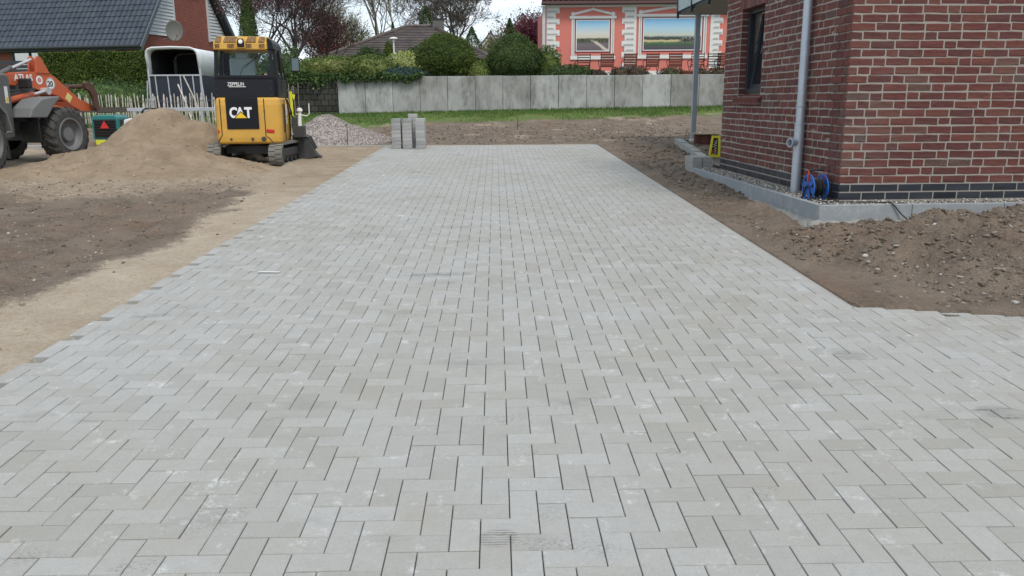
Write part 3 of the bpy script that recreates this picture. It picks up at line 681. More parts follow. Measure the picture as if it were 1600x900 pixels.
def haunch(face, s0, s1, n=60):
    hrg = random.Random(3 if face == 'side' else 8); rows = []
    for i in range(n + 1):
        s = s0 + (s1 - s0) * i / n; j = hrg.uniform(-.015, .015); rows.append([wpt(face, s, KT - .32, KO - .05), wpt(face, s, KT - .32, KO + .17 + j), wpt(face, s, KT - .23, KO + .10 + j * .8), wpt(face, s, KT - .155 + j * .9, KO + .012), wpt(face, s, KT - .16, KO - .02)])
    m = MB(); m.rings(rows); return m.build('mortar_footing', haunch_m, plinth, smooth=True)
haunch('side', -KO - .1, LS + .3); haunch('front', -KO - .1, LF)
gb = MB(); 
gb.add([wpt('side', LS + .35, KT - .03, KO), wpt('side', -KO, KT - .03, KO), wpt('side', -KO, KT - .03, -.02), wpt('side', LS + .35, KT - .03, -.02)], [(0, 1, 2, 3)])
gb.add([wpt('front', 0, KT - .031, KO), wpt('front', LF, KT - .031, KO), wpt('front', LF, KT - .031, -.02), wpt('front', 0, KT - .031, -.02)], [(0, 1, 2, 3)])
gb.build('gravel_bed', joint_m, plinth)
Ps = []
g2 = np.random.default_rng(8)
for face, s0, s1, nn in (('side', -KO + .05, LS + .3, 4200), ('front', 0., 2.6, 2400)):
    for _ in range(nn):
        s = g2.uniform(s0, s1); o = g2.uniform(.006, KO - .06); p = wpt(face, s, KT - .022 + .012 * abs(g2.normal()), o); Ps.append(p[:])
Ps = np.array(Ps); ss = g2.uniform(.006, .017, len(Ps))
tag(stones('pebbles', Ps, ss, white_gravel, 21), 'pale pebbles in the strip along the foot of the brick house', 'pebbles', kind='stuff')

# ------------------------------------------------------------------ odds and ends beside the house
blue = simple('blue_plastic', (.012, .10, .42), .35, dirt=.2, scale=12); blackp = simple('black_rubber', (.015, .015, .016), .5, dirt=.15, scale=20); redp = simple('red_plastic', (.45, .03, .02), .45, dirt=.2)
reel = thing('cable_reel', 'blue and black cable reel with red handle standing at the brick corner', 'cable reel', wpt('side', .22, KT - .02, .15), R(6))
fr_ = MB(); 
for sy in (-.085, .085):
    fr_.lathe((sy, 0, .155), (1, 0, 0), [(.155, -.007), (.158, 0), (.155, .007), (.135, .007), (.135, -.007), (.155, -.007)], 28, caps=False)
fl = fr_.build('flange_rim', blue, reel)
for sx_, nm in ((-.085, 'flange'), (.085, 'flange')):
    q = MB()
    for k in range(6):
        a = k * math.pi / 3 + .3
        q.prism([(.03 * math.cos(a - 1), .155 + .03 * math.sin(a - 1)), (.14 * math.cos(a - .26), .155 + .14 * math.sin(a - .26)), (.14 * math.cos(a + .26), .155 + .14 * math.sin(a + .26)), (.03 * math.cos(a + 1), .155 + .03 * math.sin(a + 1))], sx_ - .004, sx_ + .004)
    q.build('flange', blue, reel)
q = MB(); q.lathe((0, 0, .155), (1, 0, 0), [(.05, -.08), (.05, .08)], 20); q.build('drum', blackp, reel)
q = MB()
for k in range(7): q.lathe((0, 0, .155), (1, 0, 0), [(.09 + .012 * math.sin(k * 2.1), -.072 + k * .021), (.102 + .012 * math.sin(k * 2.1), -.061 + k * .021), (.09 + .012 * math.sin(k * 2.1), -.051 + k * .021)], 24)
q.build('wound_cable', blackp, reel)
for s_ in (-.1, .1):
    q = MB(); q.tube([(s_, -.11, .006), (s_, -.03, .17), (s_, .03, .17), (s_, .13, .006)], .008, 8); q.build('stand', blackp, reel)
    q = MB(); q.tube([(s_, .0, .22), (s_ * .97, 0, .31), (s_ * .9, .01, .352)], .009, 8); q.build('handle_bracket', redp, reel)
q = MB(); q.tube([(-.09, .01, .35), (0, .012, .358), (.09, .01, .35)], .015, 12); q.build('handle', blackp, reel)
cp = [reel.location + Vector((-.03, -.1, .05)), wpt('side', -.12, KT + .012, .2), wpt('front', .12, KT + .012, .2), wpt('front', .32, KT + .014, .27), wpt('front', .40, KT + .01, KO + .005), wpt('front', .50, KT - .10, KO + .03), wpt('front', .62, KT - .2, KO + .1), wpt('front', .78, KT - .27, KO + .22), wpt('front', .9, KT - .31, KO + .3)]
def smooth_pts(p, k=6):
    o = []
    for i in range(len(p) - 1):
        a = p[max(i - 1, 0)]; b = p[i]; c = p[i + 1]; d = p[min(i + 2, len(p) - 1)]
        for t in range(k): t /= k; o.append(.5 * ((2 * b) + (c - a) * t + (2 * a - 5 * b + 4 * c - d) * t * t + (3 * b - a - 3 * c + d) * t ** 3))
    return o + [p[-1]]
q = MB(); q.tube(smooth_pts([Vector(x) for x in cp]), .0065, 8); tag(q.build('power_cable', blackp, None, smooth=True), 'black cable running from the reel over the kerb into the soil', 'cable')
reel.scale = (.88, .88, .9)
# terrace edge, block stack, brick stack, yellow frame
block_m = simple('grey_block', (.34, .34, .32), .85, dirt=.5, scale=8, dcol=(.17, .14, .11), bump=.002, world=True)
tb = thing('terrace_kerb', 'row of dirty grey kerb stones laid from the support post to the house corner', 'kerb'); tb['kind'] = 'structure'
A = Vector((4.12, 18.9, 0)); B = Vector((3.38, 13.2, 0)); nb = 7; dv = (B - A) / nb; ang = math.atan2(dv.y, dv.x)
for i in range(nb):
    c = A + dv * (i + .5); q = MB(); q.box((c.x, c.y, gz(c.x, c.y) + .02), (dv.length - .012, .14, .2), (0, 0, ang + random.Random(i).uniform(-.01, .01))); q.build('kerb_stone', block_m, tb, bevel=.006)
q = MB(); q.prism([(4.2, 18.9), (3.46, 13.2), (3.46, 12.62), (7, 12.62), (7, 19.3), (4.3, 19.3)], .1, .445, 'z'); tag(q.build('terrace', joint_m, None), kind='structure')
def stack(name, label, loc, rz, nx_, ny_, nz_, sz, mat, cat, bname, gap=.006, miss=()):
    t = thing(name, label, cat, loc, rz); rr = random.Random(len(label))
    for k in range(nz_):
        for i in range(nx_):
            for j in range(ny_):
                if (i, j, k) in miss: continue
                key = (bname, sz)
                if key not in SH: SH[key] = MB().box((0, 0, 0), sz).build(bname, mat, t, bevel=.004); o = SH[key]
                else: o = SH[key].copy(); col.objects.link(o); o.parent = t
                o.location = ((i - (nx_ - 1) / 2) * (sz[0] + gap) + rr.uniform(-.003, .003), (j - (ny_ - 1) / 2) * (sz[1] + gap) + rr.uniform(-.003, .003), sz[2] / 2 + k * (sz[2] + .002)); o.rotation_euler = (0, 0, rr.uniform(-.015, .015))
    return t
SH = {}
stack('block_stack', 'small three-course stack of dirty grey concrete blocks by the corner of the house', (3.16, 12.95, gz(3.16, 12.95) - .03), R(4), 2, 2, 3, (.15, .2, .085), block_m, 'blocks', 'concrete_block')
bst = stack('brick_stack', 'low stack of red bricks under a plywood board beside the support post', (4.72, 18.75, .44), R(-6), 7, 2, 1, (.068, .11, .235), brick_m, 'bricks', 'brick')
ply = simple('plywood', (.42, .33, .2), .75, dirt=.3, scale=8)
q = MB(); q.box((0, 0, .012), (.58, .34, .02), (.0, .02, .05)); o = q.build('plywood_board', ply); o.location = (4.70, 18.75, .44 + .245); o.rotation_euler = (0, 0, R(-6)); tag(o, 'thin pale plywood board lying on the stack of red bricks', 'board')
yel = simple('yellow_plastic', (.80, .68, .02), .45, dirt=.25, scale=14)
yf = thing('plastic_crate', 'yellow tapered plastic crate standing upright beside the far corner of the brick house', 'crate', (3.86, 14.7, .45), R(-8)); yf.rotation_euler = (R(-7), R(3), R(-8))
q = MB(); q.rings([[(x, y, z) for x, z in ((-.085, 0), (.085, 0), (.055, .38), (-.045, .38))] for y in (-.02, .02)], caps=False)
q = MB(); 
for a, b in (((-.085, 0), (-.05, .38)), ((.085, 0), (.06, .38))): q.prism([(a[0] - .02, a[1]), (a[0] + .02, a[1]), (b[0] + .018, b[1]), (b[0] - .018, b[1])], -.02, .02, 'y')
q.box((0, 0, .025), (.13, .036, .05)); q.box((.005, 0, .36), (.075, .036, .04)); q.build('rim', yel, yf, bevel=.004)
q = MB(); q.box((0, .005, .19), (.11, .01, .3)); q.build('dark_centre', blackp, yf)
q = MB()
for k in range(6): q.tube([(-.04 + .015 * (k % 3), -.004, .06 + k * .04), (.03, -.006, .08 + k * .045), (.0, -.004, .12 + k * .03)], .006, 5)
q.build('white_cord', simple('white_cord', (.6, .57, .5), .8), yf)
q = MB(); q.box((-.03, -.01, .1), (.04, .012, .05), (0, .5, 0)); q.build('red_clip', redp, yf)
q = MB(); q.cyl((-.3, 0, .04), (-.06, 0, .04), .035, n=14); tub = q.build('drain_pipe', simple('dark_pvc', (.05, .07, .08), .5)); tub.location = (4.55, 19.45, .46); tub.rotation_euler = (0, 0, .1); tag(tub, 'short dark plastic pipe with pale end lying at the foot of the support post', 'pipe')
q = MB(); q.cyl((-.06, 0, .04), (.08, 0, .05), .045, n=14); q.build('socket_end', simple('white_pvc', (.65, .65, .63), .5), tub)

# ------------------------------------------------------------------ paver stacks on the drive
M = Mat('stacked_paver', .85); M.color(M.mix(M.rng(M.noise(14, 5, world=False), .4, .7, 0, .5), M.mix(M.rand(), (.24, .245, .24), (.40, .40, .39)), (.46, .47, .47))); M.bump(M.noise(120, 3, world=False), .002); stone_m = M.m
for (x, y, n_, lab) in ((-2.20, 18.62, 9, 'leftmost of three tall stacks of grey pavers on the far end of the drive'), (-1.955, 18.6, 9, 'middle of three tall front stacks of grey pavers, taller stack just behind it'), (-1.67, 18.62, 9, 'rightmost of three tall stacks of grey pavers on the far end of the drive')):
    t = stack('paver_stack', lab, (x, y + .1, SL * y), R(1.5) * (x + 2), 1, 4 if x > -1.7 else 3, 8, (.2, .099, .08), stone_m, 'paver stack', 'paver', .003); t['group'] = 'stacks of pavers at the far end of the drive'
t = stack('paver_stack', 'slightly higher stack of grey pavers standing behind the three front stacks', (-1.88, 19.16, SL * 19.1), 0, 1, 2, 9, (.2, .099, .08), stone_m, 'paver stack', 'paver', .003); t['group'] = 'stacks of pavers at the far end of the drive'
q = MB(); q.cyl((0, 0, -.1), (.01, 0, .50), .009, n=8); o = q.build('marking_rod', simple('rusty_steel', (.06, .035, .025), .8, .4)); o.location = (-3.5, 19.8, .45); tag(o, 'thin dark steel rod stuck in the soil in front of the gravel pile', 'rod')
q = MB(); q.cyl((0, 0, -.1), (.01, 0, .34), .008, n=8); o = q.build('marking_rod', bpy.data.materials['rusty_steel']); o.location = (.65, 25.2, .62); tag(o, 'thin rusty rod standing in the bare soil before the concrete wall', 'rod')
q = MB(); q.box((0, 0, .01), (.17, .035, .004), (0, 0, -.1)); o = q.build('edge_highlight', simple('highlight_white', (.6, .62, .62), .8)); o.location = (-1.80, 6.41, SL * 6.41); tag(o, 'small white strip painting the highlight of a paver edge left of centre', 'painted_highlight')  # highlight on a paver edge, painted as a thin white strip
# ------------------------------------------------------------------ retaining wall and terrace behind
M = Mat('wall_concrete', .88, spec=.25); v = M.coord(True)
s1 = M.noise(1.0, 6, .65, stretch=(1.0, 1.0, .55)); s2 = M.noise(7, 6, .7, stretch=(1., 1., .28)); s3 = M.noise(60, 3, .7)
cc = M.mix(M.rng(s1, .42, .66), (.48, .485, .465), (.22, .22, .205)); cc = M.mix(M.math('MULTIPLY', M.rng(s2, .48, .66, 0, .75), M.rng(s1, .38, .6, .25, 1)), cc, (.11, .11, .10)); cc = M.mix(M.rng(M.noise(3.3, 5, .7, stretch=(1.5, 1.5, .5)), .58, .72, 0, .55), cc, (.55, .56, .54))
cc = M.mix(M.math('MULTIPLY', M.rand(), .35), cc, (.19, .18, .16)); cc = M.mix(M.rng(s3, .4, .7, 0, .2), cc, (.1, .1, .09)); M.color(cc); M.bump(M.math('ADD', s2, s3), .004); conc_m = M.m
rwall = thing('retaining_wall', 'long grey concrete retaining wall of upright stained panels behind the grass strip', 'wall')
wa = Vector((-5.72, wall_y(-5.72), 0)); wd_ = Vector((1, -.061, 0)).normalized(); wang = math.atan2(wd_.y, wd_.x)
pm = MB().box((.4945, .06, .7), (.989, .12, 2.05))
pmesh = None; wr = random.Random(2)
for i in range(19):
    p = wa + wd_ * (i * 1.001)
    if pmesh is None: o = pm.build('wall_panel', conc_m, rwall, bevel=.012); pmesh = o
    else: o = pmesh.copy(); col.objects.link(o); o.parent = rwall
    o.location = (p.x, p.y + wr.uniform(-.006, .006), .585 + wr.uniform(-.008, .008)); o.rotation_euler = (0, wr.uniform(-.002, .002), wang)
M = Mat('dark_block', .92, spec=.2); dn = M.noise(8, 5, .7); dc = M.mix(M.rand(), (.032, .032, .029), (.068, .066, .058)); M.color(M.mix(M.rng(dn, .5, .7, 0, .6), dc, (.03, .05, .02))); M.bump(M.noise(30, 4, .7), .01); dblock_m = M.m
bw = thing('block_wall', 'low dark weathered block wall under ivy at the left end of the concrete wall', 'wall')
bmsh = None
for k in range(6):
    for i in range(9):
        x = -7.9 + i * .262 + (.13 if k % 2 else 0)
        if x > -5.75: continue
        w_ = min(.25, -5.74 - x)
        q = MB(); q.box((x + w_ / 2, 30.98 + wr.uniform(-.012, .012), .98 + k * .205), (w_, .2, .195)); q.build('block', dblock_m, bw, bevel=.012, seg=1)
q = MB(); q.box((-6.8, 31.12, 1.5), (2.1, .14, 1.4)); q.build('backing', joint_m, bw)
q = MB(); pb = wa + wd_ * 9.5; q.box((pb.x, pb.y + .14, 1.3), (19, .02, 1.9), (0, 0, wang)); q.build('wall_backing', joint_m, rwall)  # strip added behind the panels to stop light showing through their gaps
terr = MB(); terr.add([(-9.3, 31.1, 2.2), (-5.72, 30.99, 2.2), (13.3, 29.83, 2.2), (60, 29.83, 2.2), (60, 75, 2.4), (-9.3, 75, 2.4)], [(0, 1, 2, 3, 4, 5)])
terr.add([(-9.3, 31.1, 2.2), (-9.3, 75, 2.4), (-9.5, 75, .5), (-9.5, 31.1, .5)], [(0, 1, 2, 3)])
M = Mat('garden_soil', .95); M.color(M.mix(M.noise(3, 5), (.06, .09, .03), (.13, .11, .07))); tag(terr.build('terrace_ground', M.m), kind='structure')

# ------------------------------------------------------------------ pink house with painted wall
FY = 36.0
def pinkpt(x, z, out=0.): return (x, FY - out - .03 * (x - 2), z)
ph = thing('pink_house', 'salmon pink house with white painted quoins, gable frames and two landscape murals', 'house')
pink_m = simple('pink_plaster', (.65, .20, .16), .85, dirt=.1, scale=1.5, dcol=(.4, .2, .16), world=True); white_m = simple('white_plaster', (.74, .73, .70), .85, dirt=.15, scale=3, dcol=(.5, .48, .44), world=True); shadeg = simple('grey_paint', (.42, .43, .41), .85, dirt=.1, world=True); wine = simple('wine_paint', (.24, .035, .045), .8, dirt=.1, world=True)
def pbox(mb, x0, x1, z0, z1, o0, o1):
    vs = [pinkpt(x, z, o) for o in (o0, o1) for z in (z0, z1) for x in (x0, x1)]
    mb.add(vs, [(1, 0, 2, 3), (4, 5, 7, 6), (0, 1, 5, 4), (3, 2, 6, 7), (2, 0, 4, 6), (1, 3, 7, 5)])
q = MB(); pbox(q, 2.14, 12.5, 2.3, 5.3, -7, 0); q.build('wall', pink_m, ph)
q = MB(); pbox(q, 2.12, 12.5, 2.1, 2.62, 0, .05); q.build('base_course', white_m, ph)
q = MB(); pbox(q, 2.10, 12.5, 5.20, 5.29, 0, .05); q.build('cornice', white_m, ph)
qr = MB(); pbox(qr, 1.95, 12.5, 5.30, 5.40, -.2, .45); qr.build('gutter', simple('brown_gutter', (.10, .05, .045), .6), ph)
rfm = simple('dark_red_tiles', (.10, .03, .03), .7, dirt=.3, scale=5)
q = MB()
for i in range(48): x = 1.95 + i * .22; q.add([pinkpt(x, 5.42, .4), pinkpt(x + .11, 5.48, .4), pinkpt(x + .22, 5.42, .4), pinkpt(x + .22, 7.6, -3.4), pinkpt(x + .11, 7.66, -3.4), pinkpt(x, 7.6, -3.4)], [(0, 1, 4, 5), (1, 2, 3, 4)])
q.build('roof', rfm, ph)
q = MB(); pbox(q, 1.97, 12.5, 5.36, 5.50, -.3, .32); q.build('eaves_board', rfm, ph)
q = MB(); pbox(q, 1.98, 2.1, 2.4, 5.25, .02, .14); q.build('downpipe', simple('pale_pipe', (.55, .55, .53), .5), ph)
def quoins(x0, wd, both, x_in):
    for k in range(11):
        z = 2.72 + k * .225
        big = k % 2 == 0
        w_ = wd if big else wd - .16
        if both == 'L': a, b = x0, x0 + w_
        else: a, b = x0 - (0 if not big else .16), x0 + wd - .16
        q = MB(); pbox(q, a, b, z, z + .222, 0, .025); q.build('quoin', white_m, ph)
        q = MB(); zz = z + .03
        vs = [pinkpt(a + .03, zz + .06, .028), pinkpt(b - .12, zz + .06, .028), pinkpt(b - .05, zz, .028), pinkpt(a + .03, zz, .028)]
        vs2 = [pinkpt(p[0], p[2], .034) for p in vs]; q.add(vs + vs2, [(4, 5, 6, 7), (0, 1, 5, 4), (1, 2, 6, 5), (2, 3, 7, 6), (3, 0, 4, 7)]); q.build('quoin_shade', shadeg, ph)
quoins(2.16, .54, 'L', 0)
for k in range(11):
    z = 2.72 + k * .225; big = k % 2 == 0
    for (xa, xb) in ((5.30 if big else 5.42, 5.90), (8.98, 9.50 if big else 9.36)):
        q = MB(); pbox(q, xa, xb, z, z + .222, 0, .025); q.build('quoin', white_m, ph)
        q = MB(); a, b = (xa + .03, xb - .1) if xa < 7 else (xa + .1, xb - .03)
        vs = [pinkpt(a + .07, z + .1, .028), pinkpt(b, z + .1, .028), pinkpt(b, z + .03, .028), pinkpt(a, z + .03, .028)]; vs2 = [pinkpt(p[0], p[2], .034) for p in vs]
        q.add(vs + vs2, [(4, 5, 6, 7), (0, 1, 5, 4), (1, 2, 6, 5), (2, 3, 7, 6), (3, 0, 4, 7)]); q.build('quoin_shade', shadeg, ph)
def mural_mat(name, x0, x1, z0, z1, kind):
    M = Mat(name, .8); sx = M.n('ShaderNodeSeparateXYZ'); M.l(M.coord(True), sx.inputs[0])
    U_ = M.rng(sx.outputs[0], x0, x1); V_ = M.rng(sx.outputs[2], z0, z1)
    nz_ = M.noise(3.1, 5, .65); v2 = M.math('ADD', V_, M.math('MULTIPLY', M.math('SUBTRACT', nz_, .5), .10))
    if kind == 0:
        base = M.ramp(v2, [(0, (.13, .11, .12)), (.22, (.17, .14, .16)), (.33, (.09, .10, .06)), (.40, (.10, .11, .07)), (.43, (.62, .56, .44)), (.6, (.62, .63, .58)), (.82, (.36, .58, .72)), (1, (.22, .48, .74))])
        path = M.rng(M.math('ABSOLUTE', M.math('SUBTRACT', M.math('ADD', U_, M.math('MULTIPLY', V_, 1.3)), M.math('ADD', .86, M.math('MULTIPLY', nz_, .2)))), .10, .05)
        base = M.mix(M.math('MULTIPLY', path, M.rng(V_, .38, .30)), base, (.55, .50, .42))
        tr = M.rng(M.math('ADD', V_, M.math('MULTIPLY', M.math('ABSOLUTE', M.math('SUBTRACT', U_, .45)), -.12)), .37, .35)
        tn_ = M.rng(M.noise(13, 5, .7), .5, .58); base = M.mix(M.math('MULTIPLY', M.math('MULTIPLY', tr, M.rng(V_, .25, .28)), tn_), base, (.035, .05, .025))
    else:
        base = M.ramp(v2, [(0, (.06, .06, .075)), (.10, (.09, .085, .10)), (.16, (.05, .10, .055)), (.24, (.10, .18, .09)), (.26, (.50, .42, .22)), (.315, (.55, .47, .27)), (.33, (.05, .06, .05)), (.40, (.07, .08, .07)), (.43, (.22, .29, .24)), (.46, (.55, .55, .46)), (.65, (.42, .60, .68)), (1, (.22, .50, .78))])
        hs = M.math('MULTIPLY', M.rng(M.noise(17, 2, .5), .60, .63), M.math('MULTIPLY', M.rng(V_, .24, .27), M.rng(V_, .42, .38)))
        base = M.mix(M.math('MULTIPLY', hs, M.rng(U_, .55, .7)), base, (.6, .58, .55))
        base = M.mix(M.math('MULTIPLY', M.rng(U_, .60, .66), M.math('MULTIPLY', M.rng(V_, .37, .34), M.rng(V_, .2, .25))), base, M.mix(M.rng(M.noise(9, 4), .45, .55), (.03, .045, .03), (.16, .15, .13)))
    M.color(base); return M.m
def framed(px0, px1, pz0, pz1, kind, nm):
    q = MB(); pbox(q, px0, px1, pz0, pz1, 0, .012); q.build('landscape_mural', mural_mat(nm, px0, px1, pz0, pz1, kind), ph, label=('painted heath path landscape' if kind == 0 else 'painted village and fields landscape'))
    def ring(g, t, mat, o, name):
        q = MB(); a, b, c_, d_ = px0 - g - t, px1 + g + t, pz0 - g - t, pz1 + g + t
        pbox(q, a, a + t, c_, d_, 0, o); pbox(q, b - t, b, c_, d_, 0, o); pbox(q, a + t, b - t, c_, c_ + t, 0, o - .002); pbox(q, a + t, b - t, d_ - t, d_, 0, o - .002); q.build(name, mat, ph)
    ring(0, .035, white_m, .02, 'inner_frame'); ring(.035, .055, wine, .012, 'wine_line')
    q = MB(); g = .09; t = .13
    pbox(q, px0 - g - t, px0 - g, pz0 - .2, pz1 + .09, 0, .035); pbox(q, px1 + g, px1 + g + t, pz0 - .2, pz1 + .09, 0, .035); q.build('pilaster', white_m, ph)
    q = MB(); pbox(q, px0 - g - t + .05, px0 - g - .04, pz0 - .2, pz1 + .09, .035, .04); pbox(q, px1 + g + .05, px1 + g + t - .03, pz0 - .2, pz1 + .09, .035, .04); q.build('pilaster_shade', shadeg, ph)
    q = MB(); pbox(q, px0 - .3, px1 + .3, pz1 + .09, pz1 + .19, 0, .06); q.build('lintel', white_m, ph)
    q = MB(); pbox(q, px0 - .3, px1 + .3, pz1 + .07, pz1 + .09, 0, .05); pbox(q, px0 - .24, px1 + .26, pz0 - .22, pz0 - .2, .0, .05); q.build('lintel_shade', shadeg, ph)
    q = MB(); pbox(q, px0 - .26, px1 + .28, pz0 - .36, pz0 - .22, 0, .06); q.build('sill', white_m, ph)
    cx = (px0 + px1) / 2; hz = .20; q = MB()
    for sgn in (-1, 1):
        e = cx + sgn * ((px1 - px0) / 2 + .16); poly = [(e, pz1 + .205), (cx, pz1 + .205 + hz), (cx, pz1 + .305 + hz), (e, pz1 + .305)]
        vs = [pinkpt(x, z, .0) for x, z in poly] + [pinkpt(x, z, .05) for x, z in poly]; fs = [(4, 5, 6, 7), (3, 2, 1, 0), (0, 1, 5, 4), (2, 3, 7, 6), (0, 4, 7, 3), (1, 2, 6, 5)]; q.add(vs, fs)
        q.lathe(pinkpt(e, pz1 + .26, 0), (0, -1, 0), [(.085, 0), (.085, .07), (.05, .08)], 16)
    q.lathe(pinkpt(cx, pz1 + .26 + hz, 0), (0, -1, 0), [(.06, 0), (.06, .08)], 12)
    q.build('gable_moulding', white_m, ph)
framed(3.42, 4.76, 3.46, 4.66, 0, 'mural_heath'); framed(6.22, 8.60, 3.48, 4.72, 1, 'mural_fields')

# chairs on the terrace
woodc = simple('brown_wood', (.17, .05, .03), .6, dirt=.15, scale=9); ironc = simple('black_iron', (.012, .012, .012), .5, dirt=.1)
def make_chair(slat_m):
    t = thing('garden_chair')
    for k in range(5):
        q = MB(); q.box((0, -.22 - .02 * k * .6, .50 + k * .092), (.46, .015, .078 if slat_m is woodc else .034), (.1, 0, 0)); q.build('backrest_slat', slat_m, t)
    for k in range(5): q = MB(); q.box((0, -.16 + k * .09, .45), (.46, .07, .018)); q.build('seat_slat', slat_m, t)
    for s_ in (-1, 1):
        q = MB(); q.tube([(s_ * .235, -.29, .92), (s_ * .235, -.2, .44), (s_ * .24, .22, .0)], .013, 6); q.build('leg', ironc, t)
        q = MB(); q.tube([(s_ * .235, .22, .44), (s_ * .24, -.24, .0)], .013, 6); q.build('leg', ironc, t)
        q = MB(); q.tube([(s_ * .25, -.24, .66), (s_ * .28, .0, .66), (s_ * .28, .2, .62), (s_ * .25, .22, .45)], .014, 6); q.build('armrest', ironc, t)
    return t
def copy_tree(o, parent=None):
    c = o.copy(); col.objects.link(c)
    if parent: c.parent = parent
    for ch in list(o.children): copy_tree(ch, c)
    return c
ch_w = make_chair(woodc); ch_b = make_chair(ironc); usedc = set()
CH_ = [(3.31, 'b', 'thin black slatted garden chair, leftmost of the row behind the concrete wall'), (4.18, 'w', 'brown garden chair below the right edge of the smaller landscape mural'), (5.04, 'w', 'brown garden chair standing before the white quoins between the two murals'), (5.86, 'w', 'brown garden chair with visible legs below the left edge of the larger mural'), (6.72, 'w', 'brown garden chair below the middle of the larger mural'), (7.53, 'b', 'thin black slatted garden chair just left of the grey support post'), (8.12, 'b', 'black slatted garden chair mostly hidden behind the grey support post'), (8.52, 'w', 'brown garden chair just right of the grey support post'), (9.14, 'w', 'rightmost brown garden chair of the row, half hidden by the brick house')]
for x, k, lab in CH_:
    src = ch_w if k == 'w' else ch_b
    o = src if k not in usedc else copy_tree(src); usedc.add(k)
    o.location = (x, 32.1 - .05 * (x - 3) + random.Random(int(x * 100)).uniform(-.05, .05), 2.21); o.rotation_euler = (0, 0, random.Random(int(x * 10)).uniform(-.12, .12)); tag(o, lab, 'chair', 'garden chairs in a row before the murals')
q = MB(); q.lathe((6.98, 31.0, 2.2), (0, 0, 1), [(.14, 0), (.2, .22), (.225, .23), (.225, .27), (.19, .27)], 20); tag(q.build('plant_pot', simple('terracotta', (.22, .075, .045), .8), smooth=False), 'dark terracotta pot among shrubs on the terrace behind the wall', 'pot')

# ------------------------------------------------------------------ left house (tiled roof, white siding gable)
EA = Vector((-17.64, 43.0, 4.24)); ED = Vector((8.02, -2, 0)).normalized(); BD = Vector((-ED.y, ED.x, 0))      # eave direction (to the right), depth direction
HP = math.tan(R(53)); lh = thing('tiled_house', 'house with steep dark blue tiled roof, white siding gable and red brick centre', 'house')
RT = 4.75; tl_m = None
M = Mat('roof_tile', .45, spec=.4); tr_ = M.rand(); M.color(M.mix(M.rng(M.noise(1.5, 5, .65), .4, .7, 0, .5), M.mix(tr_, (.014, .024, .042), (.03, .045, .068)), (.05, .06, .07))); M.bump(M.noise(40, 3), .002); tile_m = M.m
M = Mat('gable_brick', .85); br = M.n('ShaderNodeTexBrick'); br.inputs['Scale'].default_value = 1; br.inputs['Brick Width'].default_value = .25; br.inputs['Row Height'].default_value = .083; br.inputs['Mortar Size'].default_value = .008
br.inputs['Color1'].default_value = (.30, .075, .05, 1); br.inputs['Color2'].default_value = (.22, .055, .04, 1); br.inputs['Mortar'].default_value = (.22, .16, .14, 1)
tcn = M.n('ShaderNodeSeparateXYZ'); M.l(M.coord(True), tcn.inputs[0]); cbn = M.n('ShaderNodeCombineXYZ'); M.l(M.math('ADD', tcn.outputs[1], M.math('MULTIPLY', tcn.outputs[0], .25)), cbn.inputs[0]); M.l(tcn.outputs[2], cbn.inputs[1]); M.l(cbn.outputs[0], br.inputs[0])
M.color(M.mix(M.rng(M.noise(2, 4), .4, .7, 0, .3), br.outputs[0], (.2, .06, .045))); gbrick_m = M.m
siding_m = simple('white_siding', (.62, .64, .67), .6, dirt=.15, scale=2, world=True)
def roofpt(a, t, up=0.):                 # a metres left of the right verge, t metres in from the eave
    return EA - ED * a + BD * t + Vector((0, 0, HP * t + up))
# body walls
def lpt(a, t, z): return EA - ED * a + BD * t + Vector((0, 0, z - EA.z))
q = MB(); q.add([lpt(.45, .5, .8), lpt(.45, 8.9, .8), lpt(.45, 8.9, 4.75), lpt(.45, 4.7, 10.1), lpt(.45, .6, 4.75)], [(0, 1, 2, 3, 4)]); q.add([lpt(.45, .5, .8), lpt(.45, .5, 4.9), lpt(16, .5, 4.9), lpt(16, .5, .8)], [(0, 1, 2, 3)]); q.build('wall', gbrick_m, lh)
# siding boards left and right of the brick centre
def siding(t0f, t1f):
    z = 4.86
    while z < 10.1:
        tl = (z + .17 - 4.24) / HP + .1; tr = 9.3 - (z + .17 - 4.24) / HP
        a, b = t0f(tl, tr), t1f(tl, tr)
        if b - a > .1:
            q = MB(); z1 = z + .165
            vs = [lpt(.45, a, z), lpt(.45, b, z), lpt(.45, b, z1), lpt(.45, a, z1), lpt(.39, a, z), lpt(.39, b, z), lpt(.435, b, z1), lpt(.435, a, z1)]
            q.add(vs, [(4, 5, 6, 7), (0, 1, 5, 4), (0, 4, 7, 3), (1, 2, 6, 5), (2, 3, 7, 6)]); q.build('siding_board', siding_m, lh)
        z += .175
siding(lambda a, b: a, lambda a, b: min(b, 3.6)); siding(lambda a, b: max(a, 6.85), lambda a, b: b)
q = MB()
for t_ in (3.6, 6.8): 
    q = MB(); vs = [lpt(.45, t_, 4.8), lpt(.45, t_ + .08, 4.8), lpt(.45, t_ + .08, 8.0), lpt(.45, t_, 8.0)]; q.add(vs + [v - Vector((-ED.x, -ED.y, 0)) * .1 for v in vs], [(4, 5, 6, 7), (0, 4, 7, 3), (1, 2, 6, 5), (0, 1, 5, 4)]); q.build('corner_trim', siding_m, lh)
q = MB(); 
for za, zb, ta, tb in ((7.25, 7.35, 3.9, 5.9),): 
    vs = [lpt(a, t, z) for a in (.45, .3) for z in (za, zb) for t in (ta, tb)]; q.add(vs, [(0, 1, 3, 2), (4, 5, 7, 6), (0, 1, 5, 4), (2, 3, 7, 6), (0, 2, 6, 4), (1, 3, 7, 5)])
q.build('window_sill', gbrick_m, lh)
wq = thing('window'); wq.parent = lh
q = MB(); 
